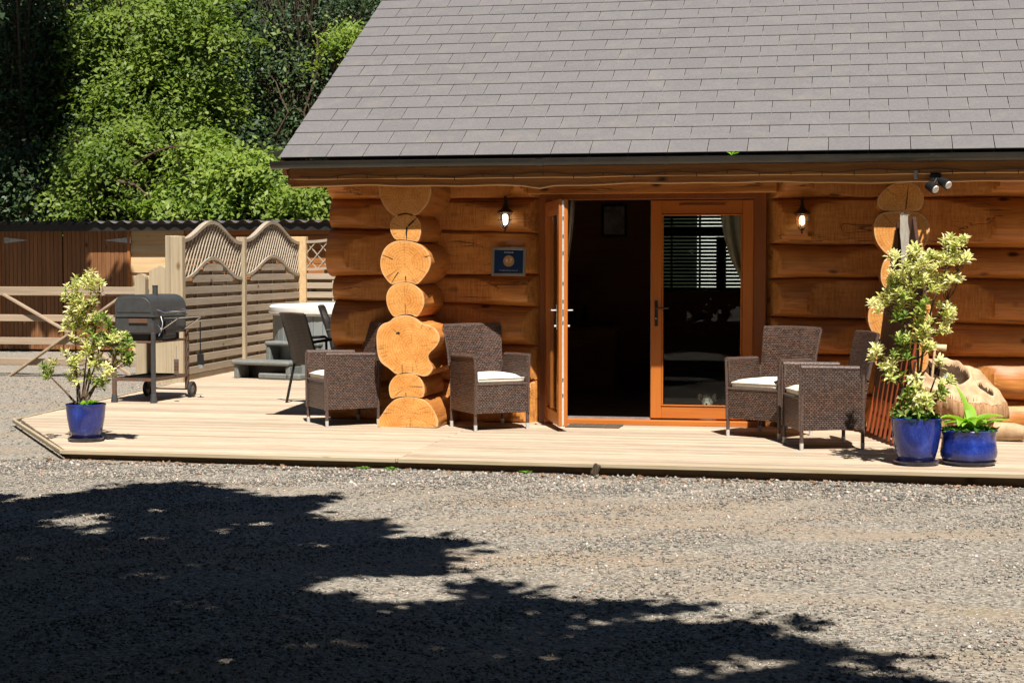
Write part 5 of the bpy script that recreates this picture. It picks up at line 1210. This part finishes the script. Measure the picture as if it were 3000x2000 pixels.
# ================================================================= GATE, POSTS
GY = F1.y + 1.6
gate = empty('field_gate', (at(400, 900, y=GY).x, GY, 0), 0, 'weathered five bar wooden field gate with crossed braces', 'gate')
gx = gate.location.x
def gz_(py, px=200): return at(px, py, y=GY).z
xl_ = at(-120, 900, y=GY).x - gx; xr = at(418, 900, y=GY).x - gx
for pt_, pb_ in ((840, 866), (922, 942), (989, 1010), (1051, 1071), (1108, 1126)):
    za, zb = gz_(pb_), gz_(pt_); MB().box(((xl_ + xr) / 2, 0, (za + zb) / 2), (xr - xl_, .035, zb - za), None, .005).build('rail', M_gate, gate)
for (a, b) in (((10, 862), (222, 985)), ((-20, 1136), (352, 872)), ((222, 985), (420, 1125))):
    A = at(*a, y=GY - .035) - gate.location; B = at(*b, y=GY - .035) - gate.location; MB().bar(A, B, .03, .085, (0, 1, 0), .004).build('brace', M_gate, gate)
MB().box((xl_ + .04, 0, .5), (.08, .07, 1.35), None, .006).build('stile', M_gate, gate)
MB().box((xr - .04, 0, .52), (.09, .07, 1.25), None, .006).build('stile', M_gate, gate)
a, b = at(305, 861, y=GY - .04), at(440, 861, y=GY - .04)
st2 = MB().bar(a - gate.location, b - gate.location, .006, .05, (0, 1, 0)); sg = st2.build('hinge_strap', M_galv, gate)
for px in (315, 362, 415): q = at(px, 861, y=GY - .045) - gate.location; MB().lathe([(.012, 0), (.001, .008)], 8).build('bolt', M_black, sg).location = q
a, b = at(382, 1095, y=GY - .06), at(440, 1090, y=GY - .06); MB().bar(a - gate.location, b - gate.location, .02, .03, (0, 1, 0)).build('lower_hinge', M_galv, gate)
# posts beside the gate
gp = empty('gate_post', (at(478, 1000, y=GY - .9).x, GY - .9, 0), 0, 'thick weathered gate post with a pointed house shaped top', 'post')
zt = at(478, 778, y=GY - .9).z; zs_ = at(478, 797, y=GY - .9).z; hw_ = (at(511, 900, y=GY - .9).x - at(446, 900, y=GY - .9).x) / 2
MB().prism([(-hw_, -.08, -.1), (hw_, -.08, -.1), (hw_, -.08, zs_), (hw_ + .02, -.08, zs_ + .005), (0, -.08, zt), (-hw_ - .02, -.08, zs_ + .005), (-hw_, -.08, zs_)], (0, .16, 0)).build('shaft', M_post, gp)
gp2 = empty('hanging_post', (at(417, 1000, y=GY - .25).x, GY - .25, 0), 0, 'smaller round topped post behind the barbecue chimney', 'post')
z1 = at(417, 802, y=GY - .25).z; hw_ = .075
MB().prism([(-hw_, -.06, -.1), (hw_, -.06, -.1)] + [(hw_ * math.cos(a), -.06, z1 - hw_ + hw_ * math.sin(a)) for a in [math.pi * i / 8 for i in range(9)]], (0, .12, 0)).build('shaft', M_post, gp2)
tp = empty('fence_end_post', (at(506, 900, y=F1.y + .25).x, F1.y + .25, 0), 0, 'tall square post at the left end of the trellis fence', 'post')
MB().box((0, 0, .90), (.155, .10, 1.93), None, .006).build('shaft', M_post, tp)

# ================================================================= SHED
SY = 12.5
shed = empty('timber_shed', (at(380, 900, y=SY).x, SY, GZ), 0, 'long timber shed with corrugated roof, brown double doors and pale waney boards', 'shed')
sx0 = shed.location.x
def sx(px): return at(px, 900, y=SY).x - sx0
def sz(py, px=400): return at(px, py, y=SY).z - GZ
MB().box((-.5, 1.6, 1.0), (12.5, 3.0, 2.2)).build('wall_core', M_shed, shed)
# waney boards
ed = [655, 705, 742, 797, 850, 905, 960, 1010, 1060]
for i in range(len(ed) - 1):
    zt_, zb_ = sz(ed[i]), sz(ed[i + 1]); n = 30; x0_, x1_ = sx(384), sx(540); V = []
    for k in range(n + 1):
        x = x0_ + (x1_ - x0_) * k / n; zz = zb_ + wob(x * 2.0, i * 1.7, .018); V += [(x, .06, zt_ + .03), (x, .02 - .0, zt_ + .03), (x, -.025, zz), (x, .05, zz)]
    Fc = [(k * 4 + j, k * 4 + (j + 1) % 4, (k + 1) * 4 + (j + 1) % 4, (k + 1) * 4 + j) for k in range(n) for j in range(4)] + [(0, 3, 2, 1), (n * 4, n * 4 + 1, n * 4 + 2, n * 4 + 3)]
    mk('waney_board', V, Fc, M_larch, shed)
for i in range(9):
    z = .1 + i * .25; MB().box(((sx(541) + sx(1400)) / 2, .03, z + .12), (sx(1400) - sx(541), .03, .24), None, .004).build('board', M_shedh, shed)
# doors: vertical boards
for (pa, pb_) in ((-160, 6), (8, 187), (190, 378)):
    dr2 = empty('shed_door', (sx(pa), -.02, 0)); dr2.parent = shed; wd = sx(pb_) - sx(pa); nb = 15; bw_ = wd / nb; ht = sz(676)
    for k in range(nb):
        MB().box((bw_ * (k + .5), -.01 + random.uniform(-.002, .002), ht / 2 + .03), (bw_ - .006, .022, ht - .06), None, .003).build('board', M_shed, dr2)
for (a, b, ya) in ((306, 383, 704), (12, 78, 704)):
    A = at(a, ya, y=SY - .05); B = at(b, ya - (0 if a > 100 else 0), y=SY - .05); L_ = B.x - A.x; w_ = .055
    if a > 100: P = [(0, 0, -.004), (L_, 0, -w_), (L_, 0, w_), (0, 0, .004)]
    else: P = [(0, 0, -w_), (L_, 0, -.004), (L_, 0, .004), (0, 0, w_)]
    MB().prism([Vector((A.x - sx0, -.05, A.z - GZ)) + Vector(p) for p in P], (0, .008, 0)).build('strap_hinge', M_galv, shed)
MB().box((sx(381.5), -.02, 1.2), (.05, .07, 2.3), None, .005).build('corner_post', M_shedh, shed)
MB().box((sx(4), -.02, 1.2), (.05, .07, 2.3), None, .005).build('corner_post', M_shedh, shed)
MB().box(((sx(-160) + sx(380)) / 2, -.02, sz(667)), (sx(380) - sx(-160), .05, .10), None, .005).build('door_lintel', M_shed, shed)
V = []; x = -5.2; xs_ = []
while x < 6.0: xs_.append(x); x += .031
for k, x in enumerate(xs_):
    dz = .028 * math.cos(2 * math.pi * x / .25); V += [(x, -.32, sz(651) + dz), (x, 3.4, sz(651) - .06 + dz), (x, -.32, sz(651) + dz - .007), (x, 3.4, sz(651) - .06 + dz - .007)]
F = [q for k in range(len(xs_) - 1) for q in ((k * 4, (k + 1) * 4, (k + 1) * 4 + 1, k * 4 + 1), (k * 4 + 2, k * 4 + 3, (k + 1) * 4 + 3, (k + 1) * 4 + 2), (k * 4, k * 4 + 2, (k + 1) * 4 + 2, (k + 1) * 4))]
mk('corrugated_roof', V, F, M_roofm, shed, True)
MB().box((.4, -.24, sz(651) - .10), (11.0, .03, .12)).build('roof_purlin', M_roofm, shed)

# ================================================================= TREES
def leaf_cloud(P, N, L, asp=.62, jit=.5):
    n = len(P); N = N + rng.normal(0, jit, (n, 3)); N /= np.linalg.norm(N, axis=1, keepdims=True)
    D = rng.normal(0, 1, (n, 3)); D -= (D * N).sum(1, keepdims=True) * N; D /= np.linalg.norm(D, axis=1, keepdims=True); Sd = np.cross(N, D)
    l_ = (L * rng.uniform(.7, 1.25, n))[:, None]; w = l_ * asp
    V = np.stack([P - D * l_ / 2, P + Sd * w / 2 + N * w * .12, P + D * l_ / 2 - N * w * .1, P - Sd * w / 2 + N * w * .12], 1).reshape(-1, 3)
    return V, np.arange(4 * n).reshape(n, 4)
def tree(name, label, base, lobes, nspray, per, L, mt, trunk=None, tint=(0, 1), spread=.45, group='woodland trees behind the shed', cat='tree', trad=.14, flat=.13, dens=.80, gap=0.0):
    """lobes: (centre, radii, weight)"""
    t = empty(name, base, 0, label, cat, group); B = np.array(base)
    wts = np.array([l[2] for l in lobes], float); wts /= wts.sum(); Ps = []; Ns = []; As = []; ctr = []
    for (c, r, _), w in zip(lobes, wts):
        k = int(nspray * dens * w); d = rng.normal(0, 1, (k, 3)); d /= np.linalg.norm(d, axis=1, keepdims=True)
        rad = rng.uniform(.12, 1.05, k) ** .55 * np.where(rng.random(k) < .16, rng.uniform(1.0, 1.45, k), 1); C = np.array(c) + d * rad[:, None] * np.array(r) * (1 + .22 * np.sin(d[:, :1] * 7) * np.cos(d[:, 2:] * 6))
        gm = np.sin(C[:, 0] * 3.1 + C[:, 2] * 1.3) * np.sin(C[:, 2] * 3.9 - C[:, 0] * .8 + 1.0) + .6 * np.sin(C[:, 0] * 6.3 + C[:, 1] * 3) * np.sin(C[:, 2] * 7.1 + 2) ; kp = gm > -.12 - gap; C = C[kp]; d = d[kp]; k = len(C)
        nr = d * np.array([.55, .55, .3]) + rng.normal(0, .22, (k, 3)) + np.array([.05, -.30, .75]); nr /= np.linalg.norm(nr, axis=1, keepdims=True)
        tb_ = rng.random(k)
        cc = np.repeat(C, per, 0); nn = np.repeat(nr, per, 0)
        off = rng.normal(0, 1, (k * per, 3)) * spread * np.repeat(rng.uniform(.5, 1.5, (k, 1)), per, 0); al = (off * nn).sum(1, keepdims=True) * nn; off = off - al * (1 - flat)
        off[:, 2] -= .35 * (off[:, 0] ** 2 + off[:, 1] ** 2)
        Ps.append(cc + off); Ns.append(nn); As.append(np.clip(np.repeat(tb_, per) * .7 + rng.random(k * per) * .3, 0, 1)); ctr += [C[i] for i in range(0, k, max(1, k // 26))]
    P = np.concatenate(Ps) - B; N = np.concatenate(Ns); A = tint[0] + (tint[1] - tint[0]) * np.concatenate(As)
    V, T = leaf_cloud(P, N, L, .5, .38); tag(tris('crown', V, T, mt, t, np.repeat(A, 4)), kind='stuff')
    tr = MB(); top = np.mean([l[0] for l in lobes], 0) - B if trunk is None else np.array(trunk) - B
    tp_ = [Vector((0, 0, -.5))] + [Vector(top) * f_ + Vector((math.sin(f_ * 5 + base[0]) * .12, 0, 0)) for f_ in (.3, .6, 1.0)]
    tr.tube(tp_, [trad, trad * .8, trad * .6, trad * .3], 8)
    for c in ctr:
        e_ = Vector(c) - Vector(B); s_ = tp_[1].lerp(tp_[3], random.uniform(0, .9)); mid = (s_ + e_) / 2 + Vector((random.uniform(-.2, .2), random.uniform(-.2, .2), random.uniform(-.1, .3)))
        tr.tube([s_, s_.lerp(mid, .5) + Vector((0, 0, .05)), mid, e_], [trad * .34, trad * .26, trad * .18, trad * .06], 5, False)
    tr.build('trunk', M_bark, t, True)
    return t
def P_(px, py, y): p = at(px, py, y=y); return (p.x, p.y, p.z)
def pr(px, y): return at(px + 100, 900, y=y).x - at(px, 900, y=y).x      # metres per 100 px
def lobe(px, py, rx, ry_, y, dy_, w): k = pr(px, y) / 100; return (P_(px, py, y), (rx * k, dy_, ry_ * k), w)
def gb(px, y): x = at(px, 900, y=y).x; return (x, y, hz(x, y) if y > 15 else GZ)
WG = 'woodland trees behind the shed'
tree('broadleaf_tree', 'large bright green tree filling the middle of the woodland', gb(420, 21), [lobe(330, 130, 110, 150, 20, 1.6, 3), lobe(480, 90, 110, 120, 19.5, 1.5, 3), lobe(610, 70, 120, 90, 20, 1.5, 2.4), lobe(420, 290, 130, 110, 19, 1.4, 3), lobe(540, 230, 110, 110, 19.5, 1.4, 2.4), lobe(300, 330, 90, 90, 19.5, 1.2, 1.5), lobe(640, 300, 60, 90, 21, 1.2, .8), lobe(520, 340, 90, 40, 19.2, 1.0, 1.0), lobe(350, -150, 300, 130, 20.5, 2.2, 3)], 1500, 44, .130, M_leaf, None, (.2, 1), .32, WG)
tree('maple_tree', 'bright leafy young maple low behind the trellis fence', gb(640, 17.2), [lobe(600, 450, 70, 55, 17, .9, 1.6), lobe(650, 520, 80, 55, 16.6, .9, 1.8), lobe(560, 540, 80, 50, 16.8, .9, 1.6), lobe(740, 500, 70, 55, 16.6, .8, 1.6), lobe(770, 590, 60, 50, 16.4, .7, 1.3), lobe(650, 610, 90, 35, 16.2, .7, 1.6), lobe(480, 610, 60, 35, 16.4, .6, .9)], 620, 36, .13, M_leaflime, None, (.15, 1), .24, WG, trad=.07)
tree('hazel_bush', 'pale green bush low behind the shed roof at the left', gb(300, 17.5), [lobe(250, 440, 60, 60, 17.4, .9, 1.5), lobe(330, 470, 80, 60, 17, .9, 1.6), lobe(230, 540, 70, 60, 17, .9, 1.5), lobe(380, 400, 60, 30, 17.4, .7, .8), lobe(300, 610, 110, 40, 16.6, .8, 1.8), lobe(420, 480, 60, 40, 17.2, .7, .9)], 520, 28, .125, M_leaf, None, (.25, .95), .26, WG, cat='bush', trad=.06)
tree('ivy_clad_tree', 'dark thin trunked tree between the bright trees and the roof', gb(860, 21.5), [lobe(800, 120, 70, 130, 21.5, 1.2, 1.6), lobe(900, 200, 70, 130, 21, 1.2, 1.6), lobe(980, 60, 90, 90, 21.5, 1.2, 1.3), lobe(740, 260, 50, 90, 22.2, 1, .8), lobe(900, 330, 60, 60, 21, 1, .7), lobe(1060, 20, 60, 60, 21, 1, .6), lobe(860, -120, 170, 110, 21.5, 1.5, 1.6)], 620, 30, .105, M_leafdark, None, (.25, .95), .34, WG, trad=.10)
tree('elder_bush', 'pale flowering looking bush against the roof verge', gb(1010, 19), [lobe(1020, 110, 32, 45, 18.5, .7, 1), lobe(985, 140, 18, 25, 18.4, .5, .5), lobe(925, 180, 24, 22, 18.6, .5, .4)], 90, 34, .10, M_leaflime, None, (.45, 1), .22, WG, cat='bush', trad=.05)
tree('beech_sapling', 'small bright sapling between the cabin corner and the shed roof', gb(910, 16.6), [lobe(900, 600, 70, 40, 16.4, .6, 1.3), lobe(930, 560, 50, 30, 16.6, .6, .8), lobe(830, 560, 30, 60, 17, .6, .6), lobe(860, 470, 30, 25, 17.4, .5, .35)], 230, 28, .13, M_leaf, None, (.4, 1), .22, WG, trad=.04)
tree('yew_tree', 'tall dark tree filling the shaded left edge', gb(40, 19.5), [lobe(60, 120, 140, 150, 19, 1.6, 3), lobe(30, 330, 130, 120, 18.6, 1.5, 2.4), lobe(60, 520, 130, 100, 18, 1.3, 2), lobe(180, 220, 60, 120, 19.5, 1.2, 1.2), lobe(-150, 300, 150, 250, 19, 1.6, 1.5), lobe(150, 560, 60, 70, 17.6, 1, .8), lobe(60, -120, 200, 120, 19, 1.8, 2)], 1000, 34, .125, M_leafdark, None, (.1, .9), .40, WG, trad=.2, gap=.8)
# darker trees further up the slope close every gap
for (px, yy, lab) in ((-150, 27, 'dark wooded slope tree, leftmost of the back row'), (250, 28, 'dark back row tree directly behind the large bright green tree'), (620, 27.5, 'dark back row tree in the gap left of the roof'), (950, 28, 'dark back row tree close to the roof verge')):
    k = pr(px, yy) / 100; c = P_(px, 250, yy)
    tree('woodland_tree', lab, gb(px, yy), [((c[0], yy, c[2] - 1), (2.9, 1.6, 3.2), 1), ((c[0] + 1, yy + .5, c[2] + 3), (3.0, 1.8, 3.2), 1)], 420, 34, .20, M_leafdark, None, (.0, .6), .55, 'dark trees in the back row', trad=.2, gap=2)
# bare branches catching the light
for (pts, lab) in (([(905, 520, 20), (915, 420, 19.9), (890, 330, 19.8), (925, 220, 19.7), (930, 120, 19.6), (905, 60, 19.6)], 'thin pale bare stem climbing between dark leaves near the roof verge'), ([(810, 395, 19), (845, 330, 18.9), (825, 290, 18.9), (808, 240, 18.9)], 'thin crooked bare twig left of the roof verge'), ([(395, 480, 16.0), (455, 445, 15.8), (500, 430, 15.7), (545, 428, 15.7)], 'thin bare branch arching over the low bushes'), ([(345, 530, 16), (400, 545, 15.9), (440, 580, 15.8)], 'bare fallen twig low in the bushes behind the shed')):
    m = MB(); q = [Vector(P_(*p)) for p in pts]; m.tube(q, [.028 - .02 * i / len(q) for i in range(len(q))], 6)
    for i in range(1, len(q)): m.tube([q[i], q[i] + Vector((random.uniform(-.3, .3), -.1, random.uniform(.1, .4)))], [.012, .003], 5)
    tag(m.build('bare_branch', M_twig, None, True), lab, 'branch')

# ---- trees in the yard beside and behind the photographer: their crowns throw the shadows on the gravel, the deck's far end and the shed
SG = np.array([SUN.x, SUN.y, SUN.z]) / SUN.z
def shade_tree(label, base, ground_pts, hrange, per, crad, L, mt, trunk_top, limbs, trad):
    t = empty('shade_tree', base, 0, label, 'tree'); B = np.array(base); n = len(ground_pts)
    h = rng.uniform(*hrange, n); C = ground_pts + SG[None] * h[:, None]
    cc = np.repeat(C, per, 0) + rng.normal(0, crad, (n * per, 3)) * np.array([1, 1, .5]); N = np.tile(np.array([.1, -.2, .9]), (len(cc), 1))
    V, T = leaf_cloud(cc - B, N, L, .7, .45); tag(tris('crown', V, T, mt, t, np.repeat(rng.random(len(cc)), 4)), kind='stuff')
    m = MB(); tt_ = Vector(trunk_top) - Vector(base); m.tube([(0, 0, -.3), tt_ * .4 + Vector((.1, 0, 0)), tt_], [trad, trad * .8, trad * .6], 10)
    for e_ in limbs:
        e_ = Vector(e_) - Vector(base); mid = (tt_ + e_) / 2 + Vector((0, 0, .6)); m.tube([tt_ - Vector((0, 0, .3)), mid, e_], [trad * .45, trad * .25, trad * .05], 7)
    m.build('trunk', M_bark, t, True); return t
def inpoly(x, y, P):
    c = np.zeros(len(x), bool); n = len(P)
    for i in range(n):
        x0_, y0_ = P[i]; x1_, y1_ = P[(i + 1) % n]
        if y0_ == y1_: continue
        m_ = ((y0_ > y) != (y1_ > y)) & (x < (x1_ - x0_) * (y - y0_) / (y1_ - y0_) + x0_); c ^= m_
    return c
SHP = [(0, 1462), (100, 1466), (230, 1445), (380, 1424), (560, 1414), (640, 1438), (800, 1455), (940, 1455), (915, 1475), (890, 1502), (950, 1518), (1100, 1528), (1120, 1550), (1180, 1568), (1360, 1590), (1320, 1612), (1370, 1640), (1270, 1652), (1255, 1690), (1330, 1700), (1400, 1690), (1470, 1705), (1520, 1745), (1640, 1752), (1760, 1762), (1900, 1762), (2090, 1772), (2230, 1812), (2290, 1822), (2240, 1850), (2290, 1872), (2400, 1884), (2480, 1915), (2610, 1935), (2560, 1950), (2620, 1975), (2740, 2000)]
poly = [tuple(at(px, py, z=GZ).xy) for px, py in SHP] + [(1.3, -10.2), (1.0, -12.5), (-15, -12.5), (-15, -4.2), (-8, -4.35)]
holes = [(190, 1527, 75, 13), (275, 1550, 60, 9), (460, 1506, 45, 9), (1000, 1720, 120, 24), (1140, 1690, 110, 16), (1150, 1757, 60, 13), (590, 1658, 60, 9), (1010, 1885, 75, 16), (2190, 1932, 130, 22), (610, 1975, 60, 12), (2000, 1800, 75, 12), (1290, 1735, 110, 14), (1830, 1797, 60, 9), (640, 1560, 50, 7), (2560, 1965, 60, 8)]
hx = [(at(a, b, z=GZ), (at(a + c, b, z=GZ) - at(a, b, z=GZ)).length, abs(at(a, b + d, z=GZ).y - at(a, b, z=GZ).y)) for a, b, c, d in holes]
n = 9500; gxp = rng.uniform(-14, 2.5, n); gyp = rng.uniform(-12.4, -4.2, n); ok = inpoly(gxp, gyp, poly)
for c, a, b in hx: ok &= (((gxp - c.x) / (a + .08)) ** 2 + ((gyp - c.y) / (b + .08)) ** 2) > 1
GP = np.stack([gxp[ok], gyp[ok], np.full(ok.sum(), GZ)], 1)
shade_tree('big leafy tree overhanging the yard, throwing the large shadow on the gravel', (-8.6, -12.2, GZ), GP, (5.2, 7.2), 20, .09, .15, M_leaf, (-7.6, -11.8, 4.4), [(-5, -11, 7), (-2, -11.5, 6.6), (0, -13, 6.8), (-6, -9.5, 7.2), (-9, -10, 7), (-4, -13, 7.4), (-10, -13, 6.6), (1.5, -13.6, 6.8)], .24)
# unseen tree added left of the gate to shade the shed and wood edge
q = []
for (pa, pb_, za, zb, yy, nn) in ((-260, 225, 1.35, 2.6, 12.4, 420), (-260, 70, .2, 1.2, 12.4, 80), (330, 350, .9, 1.25, 12.4, 10), (120, 215, .95, 1.3, 12.4, 30)):
    for k in range(nn):
        px = random.uniform(pa, pb_); p = at(px, 900, y=yy); q.append((p.x, yy, random.uniform(za, zb)))
for k in range(900):
    yy = random.uniform(17, 20.5); zz = random.uniform(2.0, 9.5); lim = 175 + 70 * math.sin(zz * 1.1) ; px = random.uniform(-320, lim); p = at(px, 900, y=yy); q.append((p.x, yy, zz))
q = [a for a in q]
shade_tree('tall unseen tree left of the gate, added to shade the dark left edge of the wood', (-17.5, 8.5, GZ), np.array(q), (5.0, 8.5), 18, .13, .20, M_leafdark, (-16.5, 8.5, 7), [(-13, 8, 11), (-12, 10, 13), (-14, 11, 12), (-15, 6, 12), (-10, 12, 14), (-18, 11, 13)], .3)

# unseen trees added round the yard to hold back skylight and darken reflections
src = None
def blocker_tree(x, y, h, rr, label):
    global src
    if src is None:
        n = 9000; d = rng.normal(0, 1, (n, 3)); d /= np.linalg.norm(d, axis=1, keepdims=True); P = d * (rng.uniform(.3, 1, n) ** .4)[:, None] * (1 + .2 * np.sin(d[:, :1] * 6) * np.cos(d[:, 2:] * 5)) * np.array([3.6, 3.6, 6.6]) + np.array([0, 0, 6.8])
        t = empty('sky_blocker_tree', (x, y, GZ)); V, T = leaf_cloud(P, d * .6 + np.array([0, 0, .6]), .42, .7, .5); tag(tris('crown', V, T, M_leafdark, t, np.repeat(rng.random(n), 4)), kind='stuff')
        m = MB().tube([(0, 0, -.3), (.1, 0, 4), (0, .1, 9), (0, 0, 13)], [.3, .24, .16, .05], 8)
        for k in range(9): a = k * 2.4; m.tube([(0, 0, 3 + k), (1.2 * math.cos(a), 1.2 * math.sin(a), 4.2 + k), (2.8 * math.cos(a), 2.8 * math.sin(a), 5 + k)], [.1, .06, .02], 5)
        m.build('trunk', M_bark, t, True); src = t
    else: t = copy_tree(src)
    t.location = (x, y, GZ); t.rotation_euler = (0, 0, x * 3.7 + y); t.scale = (rr, rr, h / 14.0); return tag(t, label, 'tree', 'unseen trees added round the yard')
ORD = ['first', 'second', 'third', 'fourth', 'fifth', 'sixth', 'seventh', 'eighth']
for row, pts_ in (('far behind the photographer', [(-20, -27), (-14, -29), (-8, -28), (-2, -30), (4, -28), (10, -27), (15, -23)]), ('close behind the photographer', [(-10, -22), (-4, -22.5), (2.5, -22.5), (9, -21)]), ('beyond the right side of the yard', [(17, -17), (17, -11), (16.5, -5), (17, 1), (16, 7), (14, 13)]), ('beyond the left side of the yard', [(-25, -22), (-26, -15), (-26, -8), (-25, -1), (-24, 5)])):
    for i, (x, y) in enumerate(pts_): blocker_tree(x, y, 13.0 + 1.5 * math.sin(i * 2.3 + x), 1.15, '%s added sky-blocking tree of the unseen row %s' % (ORD[i], row))

# weeds at the deck edge
for px, py, nm, lb in ((1142, 1382, 'weed', 'low green weed at the foot of the deck left of the board joint'), (1545, 1392, 'weed', 'small green weed at the foot of the deck below the left door leaf'), (1075, 1372, 'weed', 'tiny yellow green weed in the gravel below the left log stack')):
    p = at(px, py, z=GZ); Vv = []; Tt = []
    for k in range(4):
        v, t_ = leafbunch((random.uniform(-.05, .05), random.uniform(-.01, .01), 0), 6, .05, .022, .35); o = len(Vv); Vv += v; Tt += [tuple(q + o for q in f) for f in t_]
    tag(tris(nm, np.array([tuple(v) for v in Vv]), np.array(Tt), M_under, None, .5 + rng.random(len(Vv)) * .5), lb, 'weed', 'weeds along the deck edge').location = (p.x, -3.42 + SH * (p.x + 3.44), GZ + .01)
